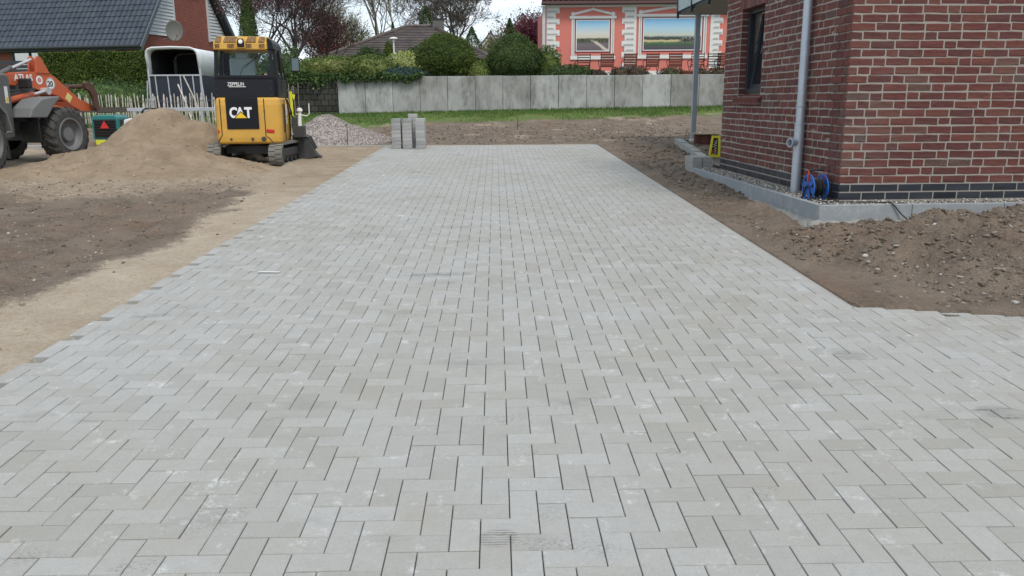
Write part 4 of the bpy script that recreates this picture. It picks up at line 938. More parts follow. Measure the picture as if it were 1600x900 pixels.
for ta, tb, za, zb in ((4.0, 4.08, 7.35, 8.6), (5.72, 5.8, 7.35, 8.6), (4.08, 5.72, 7.35, 7.43), (4.86, 4.94, 7.43, 8.6)):
    vs = [lpt(a, t, z) for a in (.45, .41) for z in (za, zb) for t in (ta, tb)]; q.add(vs, [(0, 1, 3, 2), (4, 5, 7, 6), (0, 1, 5, 4), (2, 3, 7, 6), (0, 2, 6, 4), (1, 3, 7, 5)])
q.build('frame', siding_m, wq); q = MB(); q.add([lpt(.43, 4.08, 7.4), lpt(.43, 5.72, 7.4), lpt(.43, 5.72, 8.6), lpt(.43, 4.08, 8.6)], [(0, 1, 2, 3)]); q.build('pane', glass_m, wq)
# ground floor window under the eave
wq = thing('window'); wq.parent = lh
q = MB(); 
for a0_, a1_, z0_, z1_ in ((5.9, 7.9, 2.9, 4.05),):
    q.add([lpt(a, .47, z) for a, z in ((a0_, z0_), (a1_, z0_), (a1_, z1_), (a0_, z1_))], [(0, 1, 2, 3)])
q.build('pane', glass_m, wq)
q = MB()
for a0_, a1_, z0_, z1_ in ((5.8, 5.9, 2.8, 4.15), (7.9, 8.0, 2.8, 4.15), (5.9, 7.9, 4.05, 4.15), (5.9, 7.9, 2.8, 2.9), (6.85, 6.95, 2.9, 4.05)):
    vs = [lpt(a, t, z) for t in (.5, .42) for z in (z0_, z1_) for a in (a0_, a1_)]; q.add(vs, [(0, 1, 3, 2), (4, 5, 7, 6), (0, 1, 5, 4), (2, 3, 7, 6), (0, 2, 6, 4), (1, 3, 7, 5)])
q.build('frame', frame_m, wq)
# roof slabs, verge boards, gutter
slab_m = simple('dark_board', (.03, .035, .042), .6, dirt=.1, world=True)
q = MB()
for up in (-.06,):
    vs = [roofpt(0, 0, up), roofpt(16.5, 0, up), roofpt(16.5, RT, up), roofpt(0, RT, up)]; q.add(vs + [v - Vector((0, 0, .16)) for v in vs], [(0, 1, 2, 3), (7, 6, 5, 4), (0, 4, 5, 1), (0, 3, 7, 4)])
    back = [lpt(0, 2 * RT, EA.z), lpt(16.5, 2 * RT, EA.z), roofpt(16.5, RT), roofpt(0, RT)]; q.add(back + [v - Vector((0, 0, .2)) for v in back], [(0, 1, 2, 3), (7, 6, 5, 4), (0, 4, 7, 3), (0, 1, 5, 4)])
q.build('roof_deck', slab_m, lh)
q = MB(); nrm = Vector((0, 0, 1))
for (A_, B_) in ((roofpt(-.06, -.05, -.02), roofpt(-.06, RT, .0)), (lpt(-.06, 2 * RT + .05, EA.z - .05), roofpt(-.06, RT, .0))):
    d4 = ED * .05; vs = [A_, B_, B_ - Vector((0, 0, .3)), A_ - Vector((0, 0, .3))]; q.add([v + d4 for v in vs] + [v - d4 for v in vs], [(0, 1, 2, 3), (7, 6, 5, 4), (0, 4, 5, 1), (2, 6, 7, 3)])
q.build('verge_board', simple('verge_grey', (.10, .12, .14), .6, world=True), lh)
q = MB(); q.tube([EA + BD * -.12 - ED * -.05 - Vector((0, 0, .05)), EA + BD * -.12 - ED * 16.5 - Vector((0, 0, .05))], .075, 10); q.build('gutter', slab_m, lh)
# tiles
TW, TE = .30, .37 / 1.0
sl_len = math.sqrt(1 + HP * HP)
def tile_mesh():
    prof = [(0, .0), (.06, .035), (.12, .045), (.17, .02), (.21, 0.), (.30, .0)]; vs = []
    for yy, up in ((0, .03), (.40, .0)):
        for x, h in prof: vs.append((x, yy, h + up))
    for x, h in prof: vs.append((x, 0, h - .01))
    fs = [(i, i + 1, i + 7, i + 6) for i in range(5)] + [(12 + i, 13 + i, i + 1, i) for i in range(5)]
    me = bpy.data.meshes.new('roof_tile'); me.from_pydata(vs, [], fs); me.materials.append(tile_m); return me
tm_ = tile_mesh(); upv = Vector((BD.x, BD.y, HP)).normalized(); nv = ED.cross(upv); RM = Matrix((-ED * -1, upv, nv)).transposed().to_4x4()
tst = MB(); cnt = 0; trr = random.Random(6)
for rw in range(21):
    for cl in range(54):
        t_ = rw * TE / sl_len; a_ = (cl + 1) * TW - .02
        if t_ > RT - .1: continue
        X = Matrix.Translation(roofpt(a_, t_, .0) + nv * trr.uniform(-.004, .004)) @ RM
        if rw < 10 and cl < 30: o = link('roof_tile', tm_, lh); o.matrix_local = X
        else: tst.M = X; tst.add([v.co[:] for v in tm_.vertices], [tuple(p.vertices) for p in tm_.polygons])
o = tst.build('further_roof_tiles', tile_m, lh); o['kind'] = 'stuff'
q = MB(); q.tube([roofpt(-.1, RT, .04), roofpt(16.5, RT, .04)], .12, 8); q.build('ridge', tile_m, lh)
# satellite dish
dish_m = simple('dish_grey', (.13, .13, .115), .6, dirt=.5, scale=6, dcol=(.1, .1, .08))
ds = thing('satellite_dish', 'round grey satellite dish on a wall arm on the red brick gable', 'satellite dish', (-15.72, 42.6, 4.85))
q = MB(); dd = Vector((.35, -.93, .12)).normalized(); q.lathe((0, 0, 0), dd, [(.02, .0), (.2, .02), (.36, .07), (.42, .11), (.425, .1), (.36, .05), (.2, 0), (.02, -.02)], 28); o = q.build('reflector', dish_m, ds, smooth=True); o.scale = (.95, .95, 1.2)
q = MB(); q.tube([(-.62, .55, -.33), (-.62, .2, -.36), (0.02, .12, -.36), (.02, .1, -.05)], .025, 8); q.build('wall_arm', dish_m, ds)
q = MB(); q.tube([(.04, -.1, -.42), (.25, -.55, -.4), (.38, -.7, -.28)], .014, 6); q.build('feed_arm', dish_m, ds); q = MB(); q.lathe((.38, -.7, -.24), (-.4, .9, 0), [(.03, -.05), (.045, .05)], 10); q.build('feed_head', simple('feed_red', (.4, .06, .04), .5), ds)
# dark flat carport roof left of the hedge
q = MB()
for k in range(4): q.box((-20.3, 34.5, 2.55 + k * .16), (3.4, .1, .13))
o = q.build('slatted_screen', slab_m); tag(o, 'dark slatted screen behind the cab of the orange loader', 'fence')

# ------------------------------------------------------------------ middle house with hip roof
hh_ = thing('hip_roof_house', 'low house with wide brown hip roof and square chimney behind the round bushes', 'house')
M = Mat('brown_tile', .7); M.color(M.mix(M.rng(M.noise(2, 6, .7), .35, .7), M.mix(M.rand(), (.05, .036, .032), (.085, .064, .058)), (.13, .11, .10))); btile = M.m
RL, RR = Vector((-5.1, 50, 5.62)), Vector((-3.6, 50, 5.62)); EL, ER = Vector((-9.4, 45.6, 3.65)), Vector((-.15, 45.0, 3.6)); KL, KR = Vector((-9.4, 54.4, 3.65)), Vector((-.15, 55, 3.6))
def rows(name, a0, a1, b0, b1, n):
    """courses of tiles stepping from the eave a0-a1 to the ridge b0-b1"""
    q = MB(); nn = (a1 - a0).cross(b0 - a0).normalized(); nn = nn if nn.z > 0 else -nn
    for i in range(n):
        p0, p1 = a0.lerp(b0, i / n), a1.lerp(b1, i / n); q0, q1 = a0.lerp(b0, (i + 1) / n), a1.lerp(b1, (i + 1) / n); m = max(2, int((p1 - p0).length / .34))
        for k in range(m):
            u0, u1 = k / m, (k + .96) / m; A_, B_ = p0.lerp(p1, u0) + nn * .045, p0.lerp(p1, u1) + nn * .045; C_, D_ = q0.lerp(q1, u1) + nn * .005, q0.lerp(q1, u0) + nn * .005
            q.add([A_, B_, C_, D_, A_ - nn * .04, B_ - nn * .04], [(0, 1, 2, 3), (4, 5, 1, 0)])
    o = q.build(name, btile, hh_); o['kind'] = 'stuff'
rows('front_tiles', EL, ER, RL, RR, 19); rows('side_tiles', ER, KR, RR, RR + Vector((0, .1, 0)), 17); rows('left_tiles', KL, EL, RL + Vector((0, .1, 0)), RL, 17)
q = MB()
for a, b in ((EL, RL), (ER, RR), (RL, RR), (KL, RL), (KR, RR)): q.tube([a + Vector((0, 0, .03)), b + Vector((0, 0, .05))], .1, 6)
q.build('hip_ridge', btile, hh_)
q = MB(); q.add([EL, ER, KR, KL, RL, RR], [(0, 1, 5, 4), (1, 2, 5), (2, 3, 4, 5), (3, 0, 4)]); q.v = [(x, y, z - .03) for x, y, z in q.v]; q.build('roof_deck', slab_m, hh_)
q = MB(); q.box((-4.8, 50, 2.9), (8.2, 8.2, 1.5)); q.build('wall', simple('grey_wall', (.2, .2, .2), .9, world=True), hh_)
q = MB(); q.box((-3.25, 49.9, 5.4), (.62, .5, 1.2)); q.build('chimney', simple('chimney_grey', (.13, .125, .12), .85, dirt=.3), hh_, bevel=.02)
q = MB(); q.box((-3.25, 49.9, 6.02), (.72, .6, .06)); q.build('chimney_cap', slab_m, hh_)
# tiny far gable house
fg = thing('far_house', 'white-trimmed gable of a distant house above the hip roof on the right', 'house')
gw = simple('beige_wall', (.42, .36, .30), .85, world=True); vs_m = simple('white_trim', (.75, .75, .73), .7, world=True)
for (x0, x1, zb, zp, y) in ((-1.45, .6, 6.3, 7.55, 84), (.5, 5.2, 6.6, 9.7, 88)):
    q = MB(); q.prism([(x0 * 1.0, 2), (x1, 2), (x1, zb), ((x0 + x1) / 2, zp), (x0, zb)], y, y + 6, 'y'); q.build('wall', gw, fg)
    q = MB(); cx = (x0 + x1) / 2
    for s_ in (-1, 1):
        e = cx + s_ * (x1 - x0) * .56; ze = zb - (zp - zb) * .12
        q.prism([(e, ze), (cx, zp), (cx, zp + .28), (e, ze + .28)], y - .25, y + 6.2, 'y')
    q.build('verge_board', vs_m, fg)
    q = MB()
    for s_ in (-1, 1):
        e = cx + s_ * (x1 - x0) * .58; ze = zb - (zp - zb) * .14; q.prism([(e, ze + .29), (cx, zp + .29), (cx, zp + .42), (e, ze + .42)], y - .35, y + 6.2, 'y')
    q.build('roof', slab_m, fg)
# garden lamp
gl_ = thing('garden_lamp', 'slim white garden lamp with flat round head in front of the hip roof', 'lamp', (-4.7, 40, 2.2))
q = MB(); q.cyl((0, 0, 0), (0, 0, 2.05), .035, n=10); q.build('pole', vs_m, gl_); q = MB(); q.lathe((0, 0, 2.05), (0, 0, 1), [(.05, -.12), (.06, 0), (.2, .01), (.16, .06), (.03, .09)], 16); q.build('lamp_head', vs_m, gl_)

# ------------------------------------------------------------------ picket fence, trailer, rails
M = Mat('picket_wood', .8); pr_ = M.rand(); M.color(M.mix(M.rng(M.noise(9, 5, world=False), .35, .7), M.mix(pr_, (.45, .42, .37), (.78, .75, .70)), (.38, .32, .26))); picket_m = M.m
wire_m = simple('wire', (.2, .19, .18), .5, .6)
def picket_fence(label, A_, B_, n, h, rr, mat, lean=.05):
    t = thing('picket_fence', label, 'fence'); A_ = Vector(A_); B_ = Vector(B_); zt = []
    for i in range(n):
        p = A_.lerp(B_, (i + rr.uniform(.3, .7)) / n); z = float(gz(p.x, p.y)); hh2 = h * rr.uniform(.9, 1.08); lx = rr.gauss(0, lean * .7); q = MB()
        a = Vector((p.x, p.y, z - .05)); b = a + Vector((lx * hh2, rr.gauss(0, .02), hh2)); m = a.lerp(b, .5) + Vector((rr.gauss(0, .012), 0, 0)); rw_ = rr.uniform(.016, .023)
        q.tube([a, m, b, b + Vector((0, 0, .05))], [rw_, rw_, rw_ * .9, .004], 5); q.build('picket', mat, t)
    for fz in (.3, .8):
        q = MB(); pts = [Vector((A_.lerp(B_, k / 20).x, A_.lerp(B_, k / 20).y - .025, float(gz(A_.lerp(B_, k / 20).x, A_.lerp(B_, k / 20).y)) + fz * h)) for k in range(21)]; q.tube(pts, .006, 4); q.build('wire', wire_m, t)
    return t
fr2 = random.Random(31)
picket_fence('long chestnut picket fence of uneven whitish stakes behind the sand heap', (-14.2, 27.1, 0), (-7.5, 27.0, 0), 78, .98, fr2, picket_m)
M = Mat('grey_picket', .85); M.color(M.mix(M.rand(), (.15, .13, .10), (.30, .26, .20))); gpick = M.m
pf2 = picket_fence('short stretch of grey-brown pickets between the excavator and the dark block wall', (-8.0, 29.6, 0), (-6.95, 30.2, 0), 11, 1.12, fr2, gpick, .04)
q = MB(); q.box((0, 0, 0), (.17, .01, .16), (0, .25, 0)); o = q.build('yellow_tag', simple('yellow_card', (.75, .65, .03), .6)); o.location = (-7.12, 29.85, 1.62); tag(o, 'small bright yellow square card fixed to the short grey picket fence', 'sign')
tr = thing('horse_trailer', 'horse trailer with white rounded top, open rear and dark blue ramp with silver bars', 'trailer', (-10.93, 29.35, 0.72), R(1))
tw_m = simple('white_fibreglass', (.80, .82, .83), .35, dirt=.35, scale=2.2, dcol=(.5, .51, .5)); navy = simple('navy_panel', (.012, .017, .032), .45, dirt=.2, scale=3, dcol=(.08, .08, .08)); navy2 = simple('dark_side_panel', (.035, .04, .055), .5, dirt=.3, scale=3, dcol=(.1, .1, .1)); galv = simple('galvanised', (.5, .52, .54), .45, .5, dirt=.3); inn = simple('inside_shade_grey', (.035, .035, .035), .9)
HW, LEN = .87, 3.0
prof = [(-HW, 1.62), (-HW, 2.28), (-HW + .03, 2.40), (-HW + .10, 2.48), (-HW + .24, 2.53), (0, 2.55), (HW - .24, 2.53), (HW - .10, 2.48), (HW - .03, 2.40), (HW, 2.28), (HW, 1.62)]
q = MB(); rs = []
for y, sh, lo in ((-.25, 1., 0), (.3, 1, 0), (2.2, 1, 0), (2.8, .95, -.1), (3.05, .8, -.3)):
    rs.append([(x * sh, y + (.26 * (2.55 - z) if y < .1 else 0), z * 1 if z < 1.7 else z + lo * (z - 1.6)) for x, z in prof])
q.rings(rs, closed=False, caps=False); o = q.build('canopy', tw_m, tr, smooth=True); sm = o.modifiers.new('thickness', 'SOLIDIFY'); sm.thickness = .05; sm.offset = -1
q = MB(); q.rings([[(x * .94, y, 1.62 + (z - 1.62) * .93) for x, z in prof] for y in (.12, 2.5)], closed=False, caps=False); q.box((0, 2.5, 2.0), (1.62, .03, 1.0)); q.build('shade_liner', inn, tr)  # near-black liner and back sheet: shade inside the white canopy put into colour
q = MB(); e_ = [(x, -.25 + .26 * (2.55 - z), z) for x, z in prof]; q.tube(e_, .026, 8); q.build('canopy_rim', tw_m, tr, smooth=True)
q = MB(); q.box((-HW, 1.5, 1.05), (.04, 3.0, 1.15)); q.box((HW, 1.5, 1.05), (.04, 3.0, 1.15)); q.build('side_panel', navy2, tr)
q = MB(); q.box((0, 1.5, .48), (1.7, 3.0, .06)); q.box((0, 2.98, 1.5), (1.6, .04, 2.0)); q.build('inner_shell', inn, tr)
q = MB(); q.box((0, -.02, 1.02), (1.66, .05, 1.2)); q.build('ramp', navy, tr)
for k, x in enumerate((-.62, -.2, .22, .64)):
    q = MB(); q.box((x - .02, -.07, 1.02), (.035, .04, 1.2), (0, -.03, 0)); q.build('ramp_bar', galv, tr)
q = MB(); q.box((0, -.07, 1.63), (1.74, .05, .05)); q.box((-HW, -.06, 1.2), (.06, .06, 1.55)); q.box((HW, -.06, 1.2), (.06, .06, 1.55)); q.build('rear_frame', galv, tr)
q = MB(); q.tube([(HW + .05, -.2, 1.5), (HW + .2, -.3, .0)], .02, 6); q.tube([(-HW - .02, -.2, 1.45), (-HW - .1, -.3, .0)], .02, 6); q.build('gas_strut', galv, tr)
tyre_m = simple('tyre_rubber', (.05, .05, .048), .85, dirt=.7, scale=9, dcol=(.2, .175, .145), bump=.004)
for s_ in (-1, 1):
    for y in (1.3, 2.05):
        q = MB(); q.lathe((s_ * (HW + .12), y, .33), (1, 0, 0), [(.2, -.1), (.31, -.1), (.33, -.05), (.33, .05), (.31, .1), (.2, .1)], 24); w5 = q.build('wheel', tyre_m, tr); q = MB(); q.lathe((s_ * (HW + .12), y, .33), (1, 0, 0), [(.2, -.08), (.2, .08)], 20); q.build('rim', galv, w5)
# leaning white poles and galvanised rail in front of the fence
for k, (a, b, lab) in enumerate((((-9.1, 26.6, .66), (-9.75, 26.85, 2.25), 'taller of two slim white poles leaning against the picket fence beside the trailer'), ((-9.45, 26.55, .66), (-9.95, 26.85, 2.0), 'shorter of two slim white poles leaning against the picket fence beside the trailer'))):
    q = MB(); a = Vector(a); b = Vector(b); m = a.lerp(b, .6) + Vector((.03, 0, 0)); q.tube([a, m, b], .022, 7); tag(q.build('pole', picket_m), lab, 'pole')
rl = thing('steel_rail', 'galvanised steel rail on a leg behind the right side of the sand heap', 'rail', (-8.9, 23.6, .5))
q = MB(); q.box((0, 0, .76), (2.6, .08, .10)); q.build('beam', galv, rl, bevel=.01); q = MB(); q.box((.75, 0, .36), (.07, .07, .72)); q.build('leg', galv, rl); q = MB(); q.box((-1.1, 0, .36), (.07, .07, .72)); q.build('leg', galv, rl)
q = MB(); q.box((0, 0, 0), (3.0, .05, .15)); o = q.build('wood_rail', simple('dark_wood', (.07, .06, .05), .8)); o.location = (-12.4, 25.3, 1.25); tag(o, 'dark horizontal board behind the orange loader in front of the picket fence', 'board')
q = MB(); q.box((0, 0, 0), (4.2, .3, .12)); o = q.build('kerb_stones', side_grey); o.location = (-12.1, 19.6, .44); tag(o, 'low grey concrete kerb beam lying on the sand behind the loader wheels', 'kerb')
# generator and compactor
teal = simple('teal_paint', (.02, .19, .185), .4, dirt=.25, scale=10); yelp = simple('fluor_yellow', (.72, .72, .03), .5, dirt=.2, scale=12)
gn = thing('generator', 'teal box generator with black grille and yellow feet left of the sand heap', 'generator', (-9.45, 20.55, .43), R(8))
q = MB(); q.prism([(-.3, .16), (.3, .16), (.3, .66), (.24, .73), (-.24, .73), (-.3, .66)], -.02, .85, 'y'); q.build('housing', teal, gn, bevel=.02)
q = MB(); q.box((0, -.03, .42), (.5, .03, .42)); gr_ = q.build('grille', blackp, gn)
for k in range(6): q = MB(); q.box((0, -.055, .26 + k * .065), (.46, .02, .025), (.4, 0, 0)); q.build('louvre', blackp, gr_)
q = MB(); q.prism([(-.1, .42), (.1, .42), (0, .6)], -.085, -.06, 'y'); q.build('warning_triangle', simple('triangle_red', (.6, .03, .03), .5), gn)
q = MB(); q.box((.305, .4, .46), (.015, .5, .3)); q.build('side_vent', blackp, gn)
q = MB(); q.box((0, .05, .08), (.5, .16, .12)); q.build('foot', yelp, gn, bevel=.015); q = MB(); q.box((0, .75, .08), (.5, .16, .12)); q.build('foot', yelp, gn, bevel=.015)
q = MB(); q.tube([(-.2, .05, .72), (-.18, .08, .8), (.18, .08, .8), (.2, .05, .72)], .014, 6); q.build('handle', blackp, gn)
q = MB(); q.box((0, 0, .5), (.03, .03, 1.0)); o = q.build('iron_stake', simple('stake_iron', (.05, .05, .05), .7)); o.location = (-9.78, 20.2, .4); tag(o, 'thin dark iron stake standing at the left edge of the teal generator', 'stake')
cpk = thing('plate_compactor', 'white and yellow plate compactor with black handlebar half buried behind the sand heap', 'compactor', (-8.15, 19.3, .50), R(-25))
q = MB(); q.prism([(-.25, .2), (.25, .2), (.22, .45), (.05, .62), (-.2, .58)], -.2, .2, 'y'); q.build('engine_cover', tw_m, cpk, bevel=.03)
q = MB(); q.prism([(-.42, .05), (.3, .05), (.3, .2), (-.2, .34), (-.42, .2)], -.24, .24, 'y'); q.build('base_plate', yelp, cpk, bevel=.02)
q = MB(); q.tube([(.2, -.2, .4), (.45, -.22, .78), (.5, -.2, .82), (.5, .2, .82), (.45, .22, .78), (.2, .2, .4)], .02, 8); q.build('handlebar', blackp, cpk)
# ------------------------------------------------------------------ lettering
def text(name, s, size, mat, parent, loc, fwd='rear', bold=0., ext=.002, sx=1., mtx=None, align='LEFT', shear=0):
    c = bpy.data.curves.new(name, 'FONT'); c.body = s; c.size = size; c.extrude = ext; c.offset = bold; c.align_x = align; c.resolution_u = 4; c.shear = shear
    t = bpy.data.objects.new(name, c); col.objects.link(t); bpy.context.view_layer.update()
    me = bpy.data.meshes.new_from_object(t.evaluated_get(bpy.context.evaluated_depsgraph_get())); bpy.data.objects.remove(t); me.materials.clear(); me.materials.append(mat)
    o = link(name, me, parent)
    B = Matrix(((1, 0, 0), (0, 0, -1), (0, 1, 0))) if fwd == 'rear' else Matrix(((0, 0, 1), (1, 0, 0), (0, 1, 0)))     # rear: faces -y; right: faces +x, reading along +y
    m = Matrix.Translation(Vector(loc)) @ B.to_4x4() @ Matrix.Diagonal((sx, 1, 1, 1)); o.matrix_local = (mtx @ m) if mtx else m
    return o
white_p = simple('white_decal', (.8, .8, .8), .5, dirt=.08); cat_y = simple('machine_yellow', (.62, .35, .06), .42, dirt=.35, scale=4, dcol=(.25, .18, .10), spec=.4); cat_y2 = simple('decal_yellow', (.85, .55, .02), .4, dirt=.05)
dark_p = simple('black_panel', (.008, .009, .013), .4, dirt=.08, scale=4, dcol=(.06, .06, .06), spec=.25); steel_d = simple('dark_steel', (.055, .057, .06), .6, .3, dirt=.5, scale=7, dcol=(.16, .13, .10)); rubber_t = simple('track_rubber', (.19, .18, .16), .9, dirt=.9, scale=7, dcol=(.27, .235, .19), bump=.004)
M = Mat('cab_glass', .04, spec=.8); M.b.inputs['Base Color'].default_value = (.55, .62, .62, 1); M.b.inputs['Transmission Weight'].default_value = 1.; M.b.inputs['IOR'].default_value = 1.05; M.b.inputs['Coat Weight'].default_value = .3; cab_glass = M.m
# ------------------------------------------------------------------ mini excavator
ex = thing('mini_excavator', 'yellow and black mini excavator seen from behind at the far left corner of the paving', 'excavator', (-4.63, 16.3, .30), R(7))
TWd, TLn, TH_ = .25, 1.62, .40
UC = thing('lower_carriage'); UC.parent = ex; UC.rotation_euler = (0, 0, R(-8))
for s_ in (-1, 1):
    x = s_ * .565; q = MB(); n = 40; loop = []
    rr_ = TH_ / 2; hl = TLn / 2 - rr_
    for k in range(14): a = -math.pi / 2 - math.pi * k / 13; loop.append((-hl + rr_ * math.cos(a), rr_ + rr_ * math.sin(a) if True else 0))
    for k in range(14): a = math.pi / 2 - math.pi * k / 13; loop.append((hl + rr_ * math.cos(a), rr_ + rr_ * math.sin(a)))
    inner = [((y) * (1 - .03 / abs(y) if abs(y) > .1 else 1), rr_ + (z - rr_) * .86) for y, z in loop]
    q.rings([[(x - TWd / 2, y, z) for y, z in loop], [(x + TWd / 2, y, z) for y, z in loop], [(x + TWd / 2, y, z) for y, z in inner], [(x - TWd / 2, y, z) for y, z in inner], [(x - TWd / 2, y, z) for y, z in loop]], caps=False)
    tk = q.build('track', rubber_t, UC); per = []; L_ = 0
    pts = [Vector((0, y, z)) for y, z in loop]; tot = sum((pts[(i + 1) % len(pts)] - pts[i]).length for i in range(len(pts))); m = 44; q = MB()
    i = 0; acc_ = 0
    for k in range(m):
        d_ = tot * k / m
        while acc_ + (pts[(i + 1) % len(pts)] - pts[i % len(pts)]).length < d_: acc_ += (pts[(i + 1) % len(pts)] - pts[i % len(pts)]).length; i += 1
        a_, b_ = pts[i % len(pts)], pts[(i + 1) % len(pts)]; tdir = (b_ - a_).normalized(); c_ = a_ + tdir * (d_ - acc_); ang_ = math.atan2(tdir.z, tdir.y)
        for sd2 in (-1, 1): q.box((x + sd2 * .062, c_.y + (.018 if sd2 > 0 else -.018) * tdir.y, c_.z + (.018 if sd2 > 0 else -.018) * tdir.z), (.11, .042, .034), (ang_, 0, sd2 * .12 if abs(tdir.z) < .5 else 0))
    q.build('track_lug', rubber_t, UC)['kind'] = 'stuff'
    q = MB(); q.box((x, 0, .2), (.17, 1.05, .2)); q.box((x + s_ * .06, 0, .22), (.10, .95, .15)); q.build('track_frame', steel_d, UC, bevel=.02)
    q = MB()
    for y in (-hl, hl): q.lathe((x, y, rr_), (1, 0, 0), [(.02, -.11), (.15, -.1), (.15, .1), (.02, .11)], 20)
    for y in (-.3, 0, .3): q.lathe((x, y, .085), (1, 0, 0), [(.06, -.1), (.06, .1)], 14)
    q.build('roller', steel_d, UC)
q = MB(); q.box((0, 0, .27), (.95, .8, .16)); q.lathe((0, 0, .33), (0, 0, 1), [(.36, 0), (.36, .09)], 28); q.tube([(-.1, -.3, .22), (-.25, -.7, .2)], .03, 6); q.build('swing_base', steel_d, UC, bevel=.01)
# upper body: rounded tail plan, lofted
def plan(z, grow=0., x0=-.575, x1=.60, yb=-.80, yf=.60, rb=.085):
    o = []
    for cx, cy, a0 in ((x0 + rb, yb + rb, 180), (x1 - rb, yb + rb, 270)):
        for k in range(7): a = R(a0 + 90 * k / 6); o.append((cx + (rb + grow) * math.cos(a), cy + (rb + grow) * math.sin(a), z))
    o += [(x1 + grow, yf, z), (x0 - grow, yf, z)]
    return o
q = MB(); q.rings([plan(.40, -.05), plan(.43, -.01), plan(.52, .0), plan(1.10, .0), plan(1.21, -.02), plan(1.235, -.06)]); body = q.build('counterweight', cat_y, ex, bevel=.02, seg=3)
for x, pl in ((-.475, [(-.475, -.806, 1.22), (-.475, -.806, .56), (-.56, -.79, .44)]), (.30, [(.30, -.806, 1.22), (.30, -.806, .55), (.36, -.8, .5), (.42, -.79, .42)]), (0, [(.606, -.35, 1.2), (.606, -.35, .45)])):
    q = MB(); q.tube(pl, .007, 4); q.build('panel_gap', dark_p, body)
q = MB(); q.box((.604, -.5, .86), (.012, .13, .52)); q.build('side_grille', simple('brown_mesh', (.09, .05, .03), .8, bump=.004, bscale=120), body)
q = MB(); q.box((-.09, -.808, .955), (.57, .02, .565)); q.build('rear_decal_panel', dark_p, body, bevel=.012)
text('cat_lettering', 'C', .255, white_p, body, (-.315, -.8215, .88), bold=.011, sx=.78); text('cat_lettering', 'A', .255, white_p, body, (-.195, -.8215, .88), bold=.011, sx=.82); text('cat_lettering', 'T', .255, white_p, body, (-.045, -.8215, .88), bold=.011, sx=.80)
q = MB(); q.prism([(-.245, .865), (.015, .865), (-.115, .995)], -.8245, -.820, 'y'); q.build('triangle_border', dark_p, body); q = MB(); q.prism([(-.22, .87), (-.01, .87), (-.115, .975)], -.8275, -.8245, 'y'); q.build('yellow_triangle', cat_y2, body)
for x in (-.50, .385):
    q = MB(); q.box((x, -.80 + (.02 if x < 0 else .005), .63), (.15 if x > 0 else .10, .03, .075), (0, .12 if x > 0 else -.1, 0)); q.build('reflector', simple('red_lens', (.5, .02, .015), .25), body, bevel=.015)
for x, rr in ((-.32, .022), (.06, .025), (.26, .045)):
    q = MB(); q.lathe((x, -.795, .49), (0, -1, 0), [(rr, 0), (rr, .012), (rr * .6, .013)], 16); q.build('tow_hole', steel_d, body)
q = MB()
for s_ in (-1, 1): q.tube([(.06 + s_ * .02, -.80, .51), (.06, -.83, .45)], .006, 5)
q.build('shackle', steel_d, body)
# cab
cab = thing('cab'); cab.parent = ex
q = MB(); q.rings([[(-.56, -.74, 1.235), (.49, -.74, 1.235), (.56, -.68, 1.235), (.56, .62, 1.235), (-.56, .62, 1.235)], [(-.555, -.71, 1.57), (.48, -.71, 1.57), (.55, -.65, 1.57), (.55, .62, 1.57), (-.555, .62, 1.57)]]); q.build('lower_cab', dark_p, cab, bevel=.01)
q = MB()
for (x, y, x2, y2) in ((-.525, -.69, -.50, -.62), (.47, -.69, .45, -.62), (.535, -.62, .51, -.56), (-.53, .58, -.48, .52), (.53, .58, .48, .48), (.545, -.02, .515, -.02), (-.54, -.02, -.51, -.02)):
    q = MB(); b_ = [(x - .028, y - .025), (x + .028, y - .025), (x + .028, y + .03), (x - .028, y + .03)]
    q.rings([[(a, b, 1.56) for a, b in b_], [(a + x2 - x, b + y2 - y, 2.1) for a, b in b_]]); q.build('cab_pillar', dark_p, cab)
q = MB(); q.box((-.02, -.70, 1.60), (1.0, .04, .06)); q.build('window_ledge', dark_p, cab, bevel=.006)
q = MB(); q.add([(-.50, -.71, 1.62), (.45, -.71, 1.62), (.435, -.655, 2.02), (-.485, -.655, 2.02)], [(0, 1, 2, 3)]); q.build('rear_window', cab_glass, cab)
q = MB(); q.add([(.552, -.62, 1.3), (.552, .58, 1.3), (.548, .58, 1.6), (.515, .5, 2.1), (.515, -.56, 2.1), (.548, -.62, 1.6)], [(0, 1, 2, 3, 4, 5)]); q.add([(-.55, -.62, 1.58), (-.55, .58, 1.58), (-.51, .5, 2.1), (-.51, -.56, 2.1)], [(3, 2, 1, 0)]); q.add([(-.5, .6, 1.58), (.5, .6, 1.58), (.46, .5, 2.1), (-.46, .5, 2.1)], [(0, 1, 2, 3)]); q.build('side_glass', cab_glass, cab)
rf = MB(); rfp = lambda z, g, yb: [(-.53 + g, -.66 + yb, z), (.40 - g * .3, -.66 + yb, z), (.42 - g * .3, -.6 + yb, z), (.42 - g * .3, .56, z), (-.50 + g, .56, z)]
rf.rings([rfp(2.08, 0, -.04), rfp(2.20, 0, -.03), rfp(2.32, .05, .10)]); rfo = rf.build('roof', cat_y, cab, bevel=.018)
M = Mat('brown_grille', .7); vv = M.n('ShaderNodeTexVoronoi'); vv.inputs['Scale'].default_value = 42; M.l(M.coord(False), vv.inputs[0]); M.color(M.mix(M.rng(vv.outputs['Distance'], .35, .5), (.05, .02, .008), (.24, .13, .04))); grl = M.m
for a, b in ((-.50, -.39), (-.35, -.11), (.05, .22), (.26, .375)):
    q = MB(); q.add([(a, -.702 + .0, 2.215), (b, -.702, 2.215), (b - .0, -.588, 2.313), (a + .02, -.588, 2.313)], [(0, 1, 2, 3)]); q.build('roof_grille', grl, rfo)
